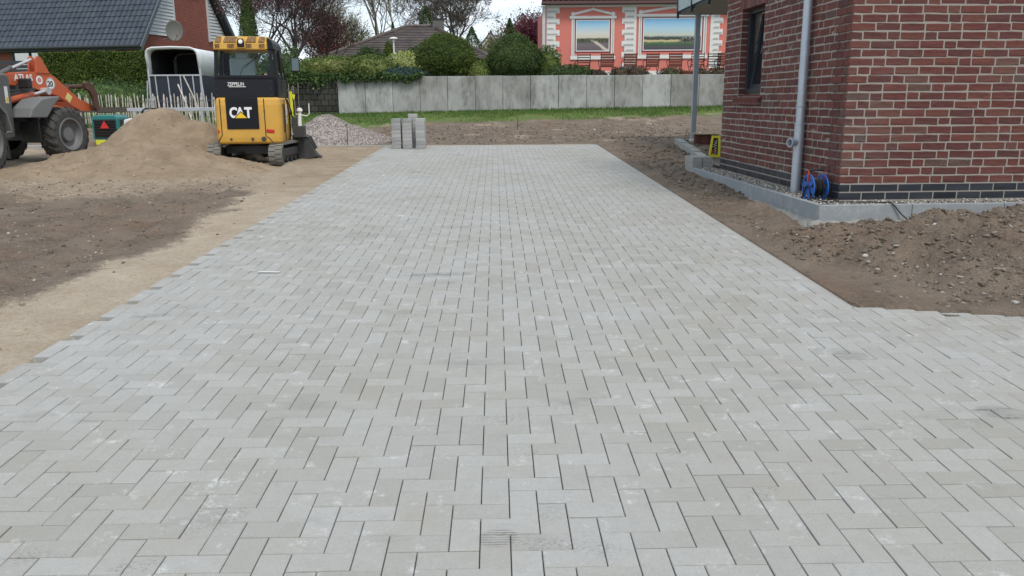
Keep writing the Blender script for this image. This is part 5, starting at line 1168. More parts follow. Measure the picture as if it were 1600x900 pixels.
for a, b in ((-.50, -.42), (-.28, -.16), (.04, .14), (.27, .37)):
    q = MB(); q.add([(a, -.7065, 2.11), (b, -.7065, 2.11), (b, -.7045, 2.18), (a, -.7045, 2.18)], [(0, 1, 2, 3)]); q.build('roof_grille', grl, rfo)
q = MB(); q.prism([(-.12, 2.10), (.04, 2.10), (.05, 2.22), (.01, 2.29), (-.09, 2.29), (-.13, 2.22)], -.74, -.62, 'y'); q.build('lamp_housing', cat_y, rfo, bevel=.01); q = MB(); q.prism([(-.10, 2.12), (.02, 2.12), (.025, 2.21), (.0, 2.265), (-.08, 2.265), (-.105, 2.21)], -.746, -.70, 'y'); q.build('lamp_recess', dark_p, rfo)
M = Mat('lamp_white', .3); M.color((.85, .85, .82)); q = MB(); q.lathe((-.04, -.747, 2.215), (0, -1, 0), [(.04, 0), (.034, .012), (.01, .016)], 18); q.build('work_lamp', M.m, rfo)
q = MB(); q.rings([[(.405, y, 2.08), (.515, y, 2.08), (.505, y, 2.20), (.47, y, 2.27), (.41, y, 2.30)] for y in (-.66, .54)]); q.build('roof_edge', dark_p, rfo, bevel=.015)
# inside: seat, console, headliner
seat_m = simple('seat_grey', (.42, .50, .52), .8); q = MB(); q.box((-.1, -.28, 1.55), (.46, .12, .8), (.12, 0, 0)); q.box((-.1, -.05, 1.3), (.48, .5, .14)); q.box((-.1, -.3, 1.98), (.24, .09, .16)); q.build('seat', seat_m, cab, bevel=.05, seg=3)
q = MB(); q.tube([(.28, .25, 1.2), (.30, .2, 1.75)], .012, 6); q.tube([(-.42, .25, 1.2), (-.3, -.1, 1.72), (-.44, -.25, 1.66)], .014, 6); q.box((.3, .35, 1.4), (.2, .2, .4)); q.build('lever', blackp, cab)
q = MB(); q.box((.36, -.69, 1.645), (.045, .004, .04)); q.build('sticker', simple('sticker_pink', (.6, .25, .25), .5), cab)
text('zeppelin_lettering', 'ZEPPELIN', .088, white_p, cab, (-.325, -.738, 1.445), bold=.0008, sx=.80)
q = MB(); q.box((-.155, -.737, 1.427), (.30, .004, .011)); q.build('web_line', white_p, cab)
q = MB(); q.tube([(.53, .45, 1.98), (.66, .45, 1.98), (.70, .45, 1.96)], .01, 6); q.build('mirror_arm', blackp, cab); q = MB(); q.box((.77, .47, 1.86), (.16, .04, .26)); q.build('mirror', blackp, cab, bevel=.025); q = MB(); q.box((.77, .447, 1.86), (.13, .004, .22)); q.build('mirror_glass', simple('mirror_face', (.12, .16, .17), .1, .6), cab)
q = MB(); q.tube([(.565, -.5, 1.30), (.60, -.5, 1.32), (.60, -.5, 1.62), (.55, -.5, 1.66)], .009, 6); q.build('grab_rail', blackp, cab)
q = MB(); q.tube([(-.1, -.728, 1.62), (-.02, -.71, 1.80), (.18, -.70, 1.90)], .006, 5); q.tube([(.0, -.715, 1.76), (.22, -.69, 1.98)], .007, 4); q.build('wiper', blackp, cab)
for x in (-.52, .44):
    for z in (1.28, 1.40, 1.52): q = MB(); q.lathe((x, -.735, z), (0, -1, 0), [(.009, 0), (.008, .006)], 8); q.build('bolt', steel_d, cab)
q = MB(); q.tube([(.585, .1, 1.24), (.62, .2, 1.0), (.61, .35, .8), (.62, .3, .5)], .014, 6); q.build('hose', blackp, ex); q = MB(); q.tube([(.60, .2, 1.2), (.66, .3, .95), (.64, .45, .7)], .012, 6); q.build('hose', blackp, ex)
q = MB(); q.lathe((.30, -.815, 1.0), (0, -1, 0), [(.012, 0), (.012, .01), (.004, .012)], 10); q.build('panel_lock', steel_d, body)
q = MB(); q.box((.612, -.15, 1.0), (.006, .12, .2)); q.box((.614, -.15, .8), (.004, .1, .12)); q.build('side_label', white_p, body)
# boom (in front of the cab, folded right) with bucket and blade
q = MB(); q.prism([(.62, .55), (.72, .5), (1.5, .9), (1.62, 1.2), (1.5, 1.4), (1.38, 1.25), (1.25, 1.0)], -.09, .09, 'x'); q.build('boom', cat_y, ex, bevel=.01)
q = MB(); q.prism([(1.42, 1.35), (1.60, 1.35), (1.62, .6), (1.5, .55)], -.07, .07, 'x'); q.build('dipper_arm', cat_y, ex, bevel=.01)
q = MB(); q.box((.665, .35, .95), (.05, .06, .80), (0, -.02, 0)); gd = q.build('side_guard', yelp, ex, bevel=.008)
q = MB()
for k in range(5): q.box((.692, .35, .65 + k * .14), (.006, .03, .05))
q.build('guard_hole', dark_p, gd)
q = MB(); q.box((.78, .42, .58), (.20, .5, .22)); q.box((.72, .3, .75), (.12, .2, .2)); q.tube([(.66, .2, .9), (.78, .26, .72), (.86, .3, .45)], .022, 6); q.tube([(.62, .3, .95), (.72, .4, .8), (.70, .42, .5)], .018, 6); q.build('swing_post', steel_d, ex, bevel=.02)
q = MB(); q.tube([(.80, .25, .68), (.82, .25, .95)], [.045, .03], 8); q.lathe((.82, .25, .95), (0, 0, 1), [(.03, 0), (.06, .03), (.05, .07), (.01, .09)], 12); q.tube([(.75, .25, .92), (.95, .28, .88), (1.0, .28, .92), (1.0, .28, 1.12)], .011, 6); q.build('white_coupling', white_p, ex)
bk = [(-.05, .55), (.12, .60), (.30, .46), (.42, .2), (.38, .05), (.15, .0), (-.08, .04), (-.1, .3)]
q = MB()
bprof = [(0, .5), (.16, .56), (.28, .5), (.40, .22), (.50, .08), (.26, .0), (.05, .02)]
for k, y in enumerate((.62, .66, 1.05, 1.09)): pass
q.prism([(a + .62, b) for a, b in bprof], .45, .80, 'y'); bko = q.build('bucket', steel_d, ex, bevel=.015)
q = MB(); q.tube([(.80, .44, .50), (.95, .44, .46), (1.06, .44, .22)], .022, 6); q.build('bucket_lip', steel_d, bko); q = MB(); q.tube([(.80, .82, .50), (.95, .82, .46), (1.06, .82, .22)], .022, 6); q.build('bucket_lip', steel_d, bko)
q = MB(); 
for k in range(3): q.box((1.12, .5 + k * .14, .07), (.12, .04, .03), (0, .4, 0))
q.build('tooth', steel_d, bko)
q = MB(); q.box((0, 1.05, .2), (1.35, .05, .32), (.15, 0, 0)); q.tube([(-.25, .3, .25), (-.25, 1.0, .2)], .04, 6); q.tube([(.25, .3, .25), (.25, 1.0, .2)], .04, 6); q.build('dozer_blade', steel_d, UC, bevel=.01)

# ------------------------------------------------------------------ wheel loader
P0 = Vector((-8.45, 16.9, 0)); ha = R(77); hn = Vector((math.sin(ha), -math.cos(ha), 0)); LZ = .33
ldr = thing('wheel_loader', 'orange and grey articulated wheel loader parked left of the sand heap, arm pointing right', 'loader', tuple(P0 - hn * .9 + Vector((0, 0, LZ))), ha - math.pi / 2)
orange = simple('loader_orange', (.52, .105, .035), .45, dirt=.3, scale=4, dcol=(.3, .16, .10)); lgrey = simple('loader_grey', (.11, .11, .108), .5, dirt=.45, scale=4, dcol=(.2, .18, .15)); fgrey = simple('fender_grey', (.16, .165, .165), .6, dirt=.4, scale=5, dcol=(.25, .22, .18)); rust = simple('worn_brown_steel', (.10, .05, .035), .7, .3, dirt=.5, scale=8, dcol=(.2, .15, .12))
chrome = simple('piston_rod', (.6, .6, .6), .35, .5)
def Lz(pts): return [(y, z - LZ) for y, z in pts]
def wheel(parent, c, rad, wdt, side, M_=None):
    """tyre with slanted lugs, dished rim; side = +1 right"""
    wt = MB(); wt.M = M_ or Matrix(); pr = [(rad * .60, -wdt / 2 + .02), (rad * .80, -wdt / 2), (rad * .93, -wdt / 2 + .02), (rad * .955, -wdt * .3), (rad * .96, 0), (rad * .955, wdt * .3), (rad * .93, wdt / 2 - .02), (rad * .80, wdt / 2), (rad * .60, wdt / 2 - .02)]
    wt.lathe(c, (1, 0, 0), pr, 48, caps=False); ty = wt.build('tyre', tyre_m, parent, smooth=True)
    lg = MB(); n = 20
    for k in range(n):
        for sd2 in (-1, 1):
            rows_ = []
            for t in range(5):
                u_ = t / 4; xx = sd2 * (wdt * .02 + (wdt * .5) * u_); a = 2 * math.pi * (k + (.5 if sd2 > 0 else 0)) / n + u_ * .20; rr = rad * (1.0 if u_ < .8 else .965); wa_ = .045 + .02 * u_
                if t == 4: rr = rad * .90
                ca = []
                for da, dr in ((-wa_, rad * .94 if t < 4 else rad * .84), (-wa_ * .8, rr), (wa_ * .8, rr), (wa_, rad * .94 if t < 4 else rad * .84)):
                    ca.append((c[0] + xx, c[1] + dr * math.cos(a + da), c[2] + dr * math.sin(a + da)))
                rows_.append(ca)
            lg.rings(rows_)
    lg.M = M_ or Matrix(); lg.v = [tuple((M_ or Matrix()) @ Vector(v)) for v in lg.v]; lg.build('tread_lugs', tyre_m, ty)['kind'] = 'stuff'
    rm_ = MB(); rm_.M = M_ or Matrix(); s_ = side; rm_.lathe(c, (s_, 0, 0), [(rad * .62, wdt / 2 - .03), (rad * .60, wdt / 2 - .005), (rad * .55, wdt / 2 - .01), (rad * .52, wdt / 2 - .08), (rad * .46, wdt / 2 - .13), (rad * .30, wdt / 2 - .15), (rad * .27, wdt / 2 - .10), (rad * .25, wdt / 2 - .07), (rad * .02, wdt / 2 - .065), (.002, wdt / 2 - .065)], 36, caps=False); rm_.build('rim', fgrey, ty, smooth=False)
    return ty
wheel(ldr, (.72, 0, .52), .53, .36, 1); wheel(ldr, (-.72, 0, .52), .53, .36, -1)
RMx = Matrix.Translation((0, -1.25, 0)) @ Matrix.Rotation(R(21), 4, 'Z') @ Matrix.Translation((0, 1.25, 0)) 
wheel(ldr, (.70, -2.85, .50), .53, .36, 1, RMx); wheel(ldr, (-.70, -2.85, .50), .53, .36, -1, RMx)
boomp = Lz([(-.80, 2.00), (-.27, 2.05), (.0, 2.06), (.30, 2.08), (.55, 1.98), (.94, 1.70), (1.20, 1.53), (1.33, 1.49), (1.50, 1.42), (1.53, 1.35), (1.47, 1.28), (1.20, 1.29), (.90, 1.42), (.57, 1.60), (.28, 1.66), (-.12, 1.76), (-.67, 1.80)])
bo = None
for x in (.16, -.24):
    q = MB(); q.prism(boomp, x, x + .05, 'x'); b_ = q.build('boom_plate', orange, ldr, bevel=.006); bo = bo or b_
q = MB(); q.box((-.02, -.2, 1.58), (.40, .9, .06)); q.box((-.02, .75, 1.32), (.38, .2, .12), (.7, 0, 0)); q.build('boom_crossbar', orange, ldr)
q = MB(); q.prism(Lz([(.05, 2.04), (.08, 2.33), (.12, 2.37), (.20, 2.35), (.40, 2.04)]), .19, .23, 'x'); q.prism(Lz([(.05, 2.04), (.08, 2.33), (.12, 2.37), (.20, 2.35), (.40, 2.04)]), .02, .06, 'x'); q.build('tilt_lever', orange, ldr, bevel=.004)
q = MB(); q.cyl((.12, -.55, 2.09 - LZ), (.12, .06, 2.30 - LZ), .028, n=12); q.build('piston_rod', chrome, ldr); q = MB(); q.cyl((.12, -.85, 1.97 - LZ), (.12, -.5, 2.11 - LZ), .045, n=12); q.lathe((.12, -.5, 2.11 - LZ), (0, .94, .33), [(.055, -.02), (.055, .02)], 12); q.build('tilt_cylinder', lgrey, ldr)
q = MB(); q.cyl((.30, -.85, 1.50 - LZ), (.30, -.22, 1.62 - LZ), .065, n=16); q.build('lift_cylinder', orange, ldr); q = MB(); q.cyl((.30, -.22, 1.62 - LZ), (.30, .12, 1.69 - LZ), .03, n=12); q.lathe((.20, .16, 1.69 - LZ), (1, 0, 0), [(.07, -.02), (.07, .16)], 16); q.build('lift_rod', chrome, ldr)
q = MB(); q.cyl((-.02, .25, 1.72 - LZ), (-.02, 1.15, 1.74 - LZ), .055, n=12); q.tube([(.07, .2, 1.66 - LZ), (.09, .6, 1.50 - LZ), (.07, 1.1, 1.5 - LZ)], .02, 6); q.tube([(.0, .3, 1.8 - LZ), (.0, .7, 1.72 - LZ), (0, 1.2, 1.74 - LZ)], .02, 6); q.build('hydraulics', rust, ldr)
cz = [(1.18, 1.86), (1.32, 1.90), (1.45, 1.84), (1.56, 1.66), (1.60, 1.30), (1.50, 1.27), (1.44, 1.36), (1.42, 1.55), (1.34, 1.70), (1.22, 1.75)]
for x in (-.50, .30): q = MB(); q.prism(Lz(cz), x, x + .07, 'x'); q.build('tool_carrier', rust, ldr, bevel=.006)
q = MB(); q.box((-.08, 1.52, 1.35 - LZ), (.86, .08, .12)); q.cyl((-.5, 1.42, 1.80 - LZ), (.36, 1.42, 1.80 - LZ), .045, n=12); q.build('carrier_tube', rust, ldr)
q = MB(); q.box((0, .1, .62), (.62, 1.1, .42)); q.box((0, 0, .52), (1.2, .24, .24)); q.box((.0, -.6, .95), (.5, .7, .75)); q.prism([(-.5, .9), (.1, 1.0), (-.1, 1.42), (-.5, 1.5)], -.25, .25, 'x'); q.build('front_frame', steel_d, ldr, bevel=.01)
q = MB(); q.prism([(-.45, 1.0), (-.1, 1.1), (-.2, 1.36), (-.4, 1.3)], .1, .24, 'x'); q.prism([(.1, 1.15), (.75, 1.02), (.72, .95), (.0, 1.0)], -.28, .28, 'x'); q.build('orange_bracket', orange, ldr)
# fender and flap
fp = Lz([(-.99, 1.19), (-.90, 1.36), (-.64, 1.53), (-.40, 1.575), (-.15, 1.585), (-.17, 1.54), (-.32, 1.42), (-.45, 1.28), (-.54, 1.18)])
q = MB(); q.prism(fp, .40, .86, 'x'); q.build('fender', fgrey, ldr, bevel=.025, seg=3)
q = MB(); q.box((.60, -.72, .62), (.42, .03, .47), (.04, 0, 0)); q.build('mud_flap', blackp, ldr, bevel=.01)
q = MB(); 
for k in range(3): q.tube([(.34 + k * .05, -.95, 1.62), (.42 + k * .04, -1.02, 1.25), (.36, -.9, .98), (.3, -.6, 1.1)], .018, 6)
q.build('hose', blackp, ldr)
q = MB(); q.tube([(.36, -.98, 1.35), (.46, -.88, 1.36), (.42, -.6, 1.38), (.36, -.46, 1.42)], .014, 6); q.build('lamp_bracket', blackp, ldr); q = MB(); q.box((.36, -.44, 1.50), (.24, .12, .19)); o = q.build('headlight', blackp, ldr, bevel=.03)
q = MB(); q.cyl((.28, -.8, .88), (.62, -.8, .88), .1, n=16); q.build('fuel_filter', blackp, ldr)
# decals on the boom plate (right side, x = .21)
text('lettering', 'ATLAS', .175, white_p, ldr, (.2125, -.53, 1.555), 'right', bold=.004, sx=.92)
q = MB(); q.lathe((.211, .11, 1.575), (1, 0, 0), [(.085, 0), (.085, .003), (.001, .003)], 24); q.build('round_sticker', white_p, ldr); q = MB(); q.lathe((.2145, .11, 1.575), (1, 0, 0), [(.05, 0), (.05, .002), (.001, .002)], 20); q.build('sticker_centre', simple('sticker_tint', (.55, .25, .22), .5), ldr)
q = MB(); q.lathe((.211, .40, 1.51), (1, 0, 0), [(.12, 0), (.12, .003), (.001, .003)], 28); q.build('speed_disc', white_p, ldr); q = MB(); q.lathe((.2142, .40, 1.51), (1, 0, 0), [(.112, 0), (.112, .0012), (.104, .0012)], 28, caps=False); q.build('disc_rim', dark_p, ldr)
text('speed_number', '20', .155, dark_p, ldr, (.2155, .315, 1.455), 'right', bold=.003, sx=.95)
q = MB(); q.box((.212, .87, 1.235), (.004, .15, .15), (-.65, 0, 0)); q.build('warning_sticker', simple('pale_yellow', (.7, .6, .2), .5), ldr)
# rear body (turned with the rear frame)
q = MB(); q.M = RMx; q.prism([(-1.30, .50), (-1.24, 1.6), (-1.42, 1.66), (-3.6, 1.6), (-3.6, .45), (-2.6, .42)], -.60, .60, 'x'); q.build('engine_hood', lgrey, ldr, bevel=.03)
q = MB(); q.M = RMx; q.prism([(-1.95, 1.64), (-2.0, 2.45), (-3.1, 2.45), (-3.25, 1.6)], -.58, .58, 'x'); q.build('cab', dark_p, ldr, bevel=.03)
q = MB(); q.M = RMx; q.prism([(-1.5, .12), (-1.55, .6), (-2.4, .6), (-2.3, .2)], -.55, .55, 'x'); q.build('belly', steel_d, ldr); q = MB(); q.M = RMx
q.prism([(-2.2, .66), (-2.32, .98), (-2.6, 1.14), (-3.1, 1.14), (-3.4, .98), (-3.36, .93), (-3.08, 1.08), (-2.62, 1.08), (-2.38, .94), (-2.26, .64)], .58, .92, 'x'); q.build('rear_fender', fgrey, ldr)
q = MB(); q.M = RMx; q.box((.604, -1.47, 1.28), (.004, .13, .30)); q.build('warning_label', white_p, ldr); q = MB(); q.M = RMx; q.box((.607, -1.47, 1.19), (.003, .09, .09)); q.build('label_yellow', cat_y2, ldr)
q = MB(); q.M = RMx; q.box((.604, -1.56, .68), (.004, .22, .14)); q.build('ce_plate', white_p, ldr); text('ce_mark', 'CE', .11, dark_p, ldr, (.6075, -1.64, .645), 'right', bold=.001, mtx=RMx)
# ------------------------------------------------------------------ vegetation
def leaf_mat(name, stops, rough=.6, trans=.0, big=.5):
    M = Mat(name, rough, spec=.25); c = M.ramp(M.rand(), stops); c = M.mix(M.rng(M.noise(big, 3), .38, .62, 0, .45), c, stops[0][1]); M.color(c)
    return M.m
def leaves(rg, P, size, asp=.5, nrm=None, spread=.6):
    """rhombic leaves folded along the midrib: arrays of verts and triangles"""
    n = len(P); u_ = rg.normal(size=(n, 3))
    if nrm is not None: u_ = u_ * spread + nrm * .5 + np.array([0, 0, -.1])
    u_ /= np.linalg.norm(u_, axis=1)[:, None]; w_ = np.cross(u_, rg.normal(size=(n, 3))); w_ /= np.linalg.norm(w_, axis=1)[:, None] + 1e-9; k_ = np.cross(u_, w_)
    s = size * rg.uniform(.6, 1.3, (n, 1))
    a = P - u_ * s * .5; b = P + w_ * s * asp * .5 + k_ * s * .08; c = P + u_ * s * .5; d = P - w_ * s * asp * .5 + k_ * s * .08
    V = np.stack([a, b, c, d], 1).reshape(-1, 3); i = np.arange(n)[:, None] * 4
    return V, np.concatenate([np.concatenate([i, i + 1, i + 2, i + 3], 1)])
def lump_shell(rg, n, c, rad, depth=.25, lump=.15, freq=2.5, seed=0, zmin=-1., tip=0.):
    d = rg.normal(size=(n, 3)); d /= np.linalg.norm(d, axis=1)[:, None]; d = d[d[:, 2] > zmin]
    th = np.arctan2(d[:, 1], d[:, 0]); ph = np.arcsin(d[:, 2])
    l = 1 + lump * fbm(th * freq + 10, ph * freq * 1.5 + 5, 1., 3, seed) + lump * .5 * fbm(th * freq * 3 + 10, ph * freq * 4, 1., 2, seed + 5)
    t = 1 - depth * rg.uniform(0, 1, len(d)) ** 2.2
    rr = (l * t)[:, None]; 
    shape = np.array(rad)[None] * np.ones((len(d), 1))
    if tip: k = 1 - tip * np.clip(d[:, 2:3], 0, 1); shape = shape * np.concatenate([k, k, np.ones_like(k)], 1)
    return np.array(c) + d * shape * rr, d
def crownmesh(name, V, Fq, mat, parent): return npmesh(name, V, Fq, mat, parent)
def core(c, rad, mat, parent, seed=0, tip=0.):
    b = bmesh.new(); bmesh.ops.create_icosphere(b, subdivisions=3, radius=1.)
    for v in b.verts:
        d = v.co.normalized(); k = (1 - tip * max(d.z, 0)); s_ = .80 + .10 * math.sin(d.x * 5 + seed) * math.cos(d.y * 6 + d.z * 4 + seed); v.co = Vector((c[0] + d.x * rad[0] * s_ * k, c[1] + d.y * rad[1] * s_ * k, c[2] + d.z * rad[2] * s_))
    me = bpy.data.meshes.new('inner_foliage'); b.to_mesh(me); b.free(); me.materials.append(mat); return link('inner_foliage', me, parent)
bark = simple('bark', (.13, .11, .095), .95, dirt=.4, scale=10, dcol=(.04, .05, .03), bump=.01, world=True); bark_l = simple('pale_bark', (.26, .23, .19), .9, dirt=.3, scale=8, world=True); bark_p = simple('dark_bark', (.045, .035, .035), .9, world=True)
thuja = leaf_mat('thuja_green', [(0, (0.028, 0.054, 0.012)), (.4, (0.070, 0.116, 0.022)), (.75, (0.132, 0.178, 0.031)), (1, (0.217, 0.240, 0.054))])
thuja_d = leaf_mat('thuja_dark', [(0, (0.021, 0.044, 0.016)), (.5, (0.060, 0.105, 0.029)), (.85, (0.121, 0.172, 0.044)), (1, (0.202, 0.242, 0.081))])
ivy_m = leaf_mat('ivy_green', [(0, (0.023, 0.054, 0.019)), (.5, (0.062, 0.116, 0.034)), (.85, (0.124, 0.186, 0.054)), (1, (0.232, 0.279, 0.109))]); bluegreen = leaf_mat('juniper_green', [(0, (0.019, 0.046, 0.043)), (.6, (0.046, 0.093, 0.078)), (1, (0.109, 0.171, 0.124))])
lime_m = leaf_mat('variegated_leaves', [(0, (0.155, 0.217, 0.046)), (.45, (0.372, 0.434, 0.109)), (.8, (0.651, 0.651, 0.248)), (1, (0.700, 0.700, 0.558))]); olive_m = leaf_mat('olive_leaves', [(0, (.045, .085, .016)), (.5, (.11, .165, .035)), (.85, (.20, .24, .06)), (1, (.34, .32, .13))])
purple_m = leaf_mat('purple_leaves', [(0, (0.049, 0.022, 0.025)), (.5, (0.119, 0.049, 0.052)), (.85, (0.210, 0.098, 0.091)), (1, (0.350, 0.210, 0.196))]); copper_m = leaf_mat('copper_leaves', [(0, (0.046, 0.008, 0.018)), (.5, (0.117, 0.018, 0.039)), (.85, (0.195, 0.039, 0.065)), (1, (0.260, 0.091, 0.091))])
spring_m = leaf_mat('spring_leaves', [(0, (0.093, 0.124, 0.031)), (.5, (0.202, 0.248, 0.062)), (1, (0.372, 0.372, 0.139))]); dry_m = leaf_mat('brown_leaves', [(0, (0.045, 0.033, 0.022)), (.5, (0.090, 0.068, 0.045)), (.8, (0.135, 0.090, 0.060)), (.9, (0.075, 0.105, 0.030)), (1, (0.180, 0.150, 0.090))])
def bush(name, label, cat, c, rad, mat, n=4000, size=.09, seed=1, zmin=-.5, lump=.2, depth=.3, asp=.5, tip=0., group=None, cr_=True, freq=2.5, spread=.6, stem=None):
    rg = np.random.default_rng(seed); t = thing(name, label, cat, (0, 0, 0), 0, group)
    P, nn = lump_shell(rg, n, c, rad, depth, lump, freq, seed, zmin, tip); V, Fq = leaves(rg, P, size, asp, nn, spread); npmesh('crown', V, Fq, mat, t)
    if cr_: core(c, [q * .93 for q in rad], mat, t, seed, tip)
    q = MB(); b0 = c[2] - rad[2] * 1.05; sr = random.Random(seed)
    for k in range(4): q.tube([(c[0] + sr.uniform(-.1, .1), c[1], b0 - .05), (c[0] + sr.uniform(-.3, .3) * rad[0], c[1] + sr.uniform(-.3, .3) * rad[1], c[2])], [.035, .012], 5)
    q.build('stem', bark, t); return t
bush('clipped_conifer', 'large round clipped dark green conifer behind the wall, left of the two domes', 'bush', (-1.88, 32.5, 3.02), (1.14, 1.05, .88), thuja, 30000, .06, 3, -.95, .15, .14, .4, .12, 'round clipped conifers behind the concrete wall', freq=5)
bush('clipped_conifer', 'large round clipped dark green conifer behind the wall, right of the two domes, more pointed', 'bush', (.76, 32.5, 3.0), (1.06, 1.0, .88), thuja_d, 30000, .06, 4, -.95, .15, .14, .4, .3, 'round clipped conifers behind the concrete wall', freq=5)
bush('shrub', 'low green shrub between the two round conifers', 'shrub', (-.62, 32.3, 2.45), (.5, .4, .42), olive_m, 2600, .07, 5); bush('shrub', 'loose olive green shrub at the foot of the pink house corner', 'shrub', (2.0, 32.7, 2.72), (.55, .5, .72), olive_m, 3800, .08, 6, lump=.3)
bush('shrub', 'spreading dark green juniper trailing over the wall top left of the pink house', 'shrub', (2.75, 31.4, 2.33), (1.0, .6, .38), thuja_d, 6000, .07, 7, lump=.25)
for k, (x, rx, rz) in enumerate(((3.75, .35, .2), (4.6, .42, .3), (5.2, .5, .34), (6.45, .5, .28), (7.45, .32, .26), (8.2, .45, .28), (9.3, .4, .26))):
    bush('low_shrub', ['thin brownish low shrub below the leftmost black garden chair', 'brownish low shrub between the second and third garden chairs', 'dense dark low shrub below the third and fourth garden chairs', 'wide dark low shrub left of the terracotta pot', 'dark low shrub directly behind the terracotta pot', 'dark low shrub right of the grey support post', 'low shrub on the terrace beside the brick house'][k], 'shrub', (x, 31.2, 2.32), (rx, .3, rz), dry_m, 1500, .07, 20 + k, group='low shrubs along the top of the concrete wall', lump=.3)
# mixed shrubs on the left part of the terrace
bush('shrub', 'broad bright olive green shrub above the dark block wall', 'shrub', (-6.1, 32.6, 2.62), (1.45, .8, .5), olive_m, 9000, .075, 31, lump=.28, freq=4)
bush('shrub', 'yellow-green cream variegated shrub left of the round conifer', 'shrub', (-3.35, 32.6, 2.75), (.85, .7, .50), lime_m, 5500, .085, 32, lump=.3, freq=4); bush('shrub', 'blue-green juniper hanging over the wall top left of the round conifer', 'shrub', (-3.35, 31.2, 2.33), (.85, .4, .34), bluegreen, 5000, .06, 33, lump=.3)
bush('shrub', 'tall dark evergreen shrub in front of the hip roof', 'shrub', (-5.0, 34.2, 2.85), (.9, .8, .68), thuja_d, 7000, .075, 34, lump=.35, tip=.3); bush('shrub', 'pale olive shrub with dry stems above the first wall panels', 'shrub', (-4.6, 31.9, 2.6), (.9, .5, .5), olive_m, 4500, .075, 35, lump=.35)
bush('shrub', 'dark shrub before the hip roof just left of the round conifer', 'shrub', (-3.3, 36, 2.9), (.7, .7, .75), thuja_d, 4500, .08, 36, lump=.35, tip=.3); bush('shrub', 'narrow green conifer shrub beside the garden lamp', 'shrub', (-5.05, 41, 3.3), (.32, .32, .95), thuja, 3000, .08, 37, lump=.2, tip=.4)
bush('shrub', 'dark green shrub at the left end of the terrace behind the excavator mirror', 'shrub', (-8.2, 33.5, 2.3), (.8, .8, 1.3), ivy_m, 6000, .08, 38, lump=.3)
# ivy over the wall
rg = np.random.default_rng(40); iv = thing('ivy', 'dark green ivy creeping over the block wall and the first wall panels', 'ivy'); n = 9000
x = rg.uniform(-8.1, -2.6, n) ; y0 = np.where(x < -5.72, 30.98, wall_y(x)); top = 2.28 + .12 * fbm(x, x * 0, 2.2, 3, 3) + .10 * (x < -5.6); hang = np.abs(rg.normal(0, 1, n)) * (.12 + .12 * (x < -5.9)) * (1 + fbm(x, x * 0 + 3, 1.5, 3, 9))
keep = rg.uniform(0, 1, n) < np.clip(1.2 - sst(-4.6, -2.4, x) * .8 + .8 * fbm(x, x * 0, .9, 2, 5), .15, 1); x, y0, top, hang = x[keep], y0[keep], top[keep], hang[keep]
P = np.stack([x, y0 - .09 - rg.uniform(0, .12, len(x)) + (rg.uniform(0, 1, len(x)) < .5) * rg.uniform(0, .7, len(x)), top + .12 - hang * .8], -1)
P[:, 1] = np.where(P[:, 2] < 2.25, np.minimum(P[:, 1], y0 - .1), P[:, 1]); V, Fq = leaves(rg, P, .085, .8); npmesh('foliage', V, Fq, ivy_m, iv)
q = MB()
for k in range(14): xx = -8 + k * .35; q.tube([(xx, wall_y(max(xx, -5.7)) - .1, 2.3), (xx + .2, wall_y(max(xx, -5.7)) - .12, 2.05), (xx + .15, wall_y(max(xx, -5.7)) - .11, 1.75 if xx < -5.8 else 2.1)], .012, 4)
q.build('stem', bark, iv)
# hedge
hd_ = thing('hedge', 'tall clipped dark green hedge in front of the tiled house', 'hedge'); rg = np.random.default_rng(50)
Ha, Hb = np.array([-19.3, 36.6]), np.array([-14.1, 35.6]); n = 60000; t = rg.uniform(0, 1, n); fa = rg.uniform(0, 1, n)
zz = np.where(fa < .72, rg.uniform(1.2, 3.55, n), 3.52 - rg.uniform(0, .1, n)); dp_ = np.where(fa < .72, rg.uniform(0, .16, n) ** 1.3, rg.uniform(0, 1.2, n))
ex_ = .14 * fbm(t * 5.3, zz, 1.3, 4, 3) + .07 * fbm(t * 5.3 * 3, zz * 3, 1.5, 3, 8); px = Ha[0] + (Hb[0] - Ha[0]) * t; py = Ha[1] + (Hb[1] - Ha[1]) * t + dp_ - ex_; zz = zz + .06 * fbm(px, py, 2.2, 3, 4)
Pm = np.stack([px, py, zz], -1); rs_ = int(n * .12); k = rg.integers(0, n, rs_); side_ = np.stack([np.full(rs_, Hb[0]) + .05 * rg.normal(size=rs_), Hb[1] + rg.uniform(0, 1.2, rs_), rg.uniform(1.2, 3.5, rs_)], -1)
nrm = np.tile(np.array([[-.15, -1, .1]]), (n + rs_, 1)); V, Fq = leaves(rg, np.concatenate([Pm, side_]), .075, .45, nrm, .7); npmesh('foliage', V, Fq, thuja, hd_)
q = MB(); q.rings([[(Ha[0], Ha[1] + .12, 1.1), (Hb[0], Hb[1] + .12, 1.1), (Hb[0], Hb[1] + 1.1, 1.1), (Ha[0], Ha[1] + 1.1, 1.1)], [(Ha[0], Ha[1] + .12, 3.46), (Hb[0], Hb[1] + .12, 3.46), (Hb[0], Hb[1] + 1.1, 3.46), (Ha[0], Ha[1] + 1.1, 3.46)]]); q.build('inner_foliage', thuja_d, hd_)
bush('shrub', 'green shrub growing at the foot of the tall hedge behind the loader', 'shrub', (-15.6, 34.6, 1.6), (1.9, .6, .75), ivy_m, 5500, .09, 51, lump=.35)

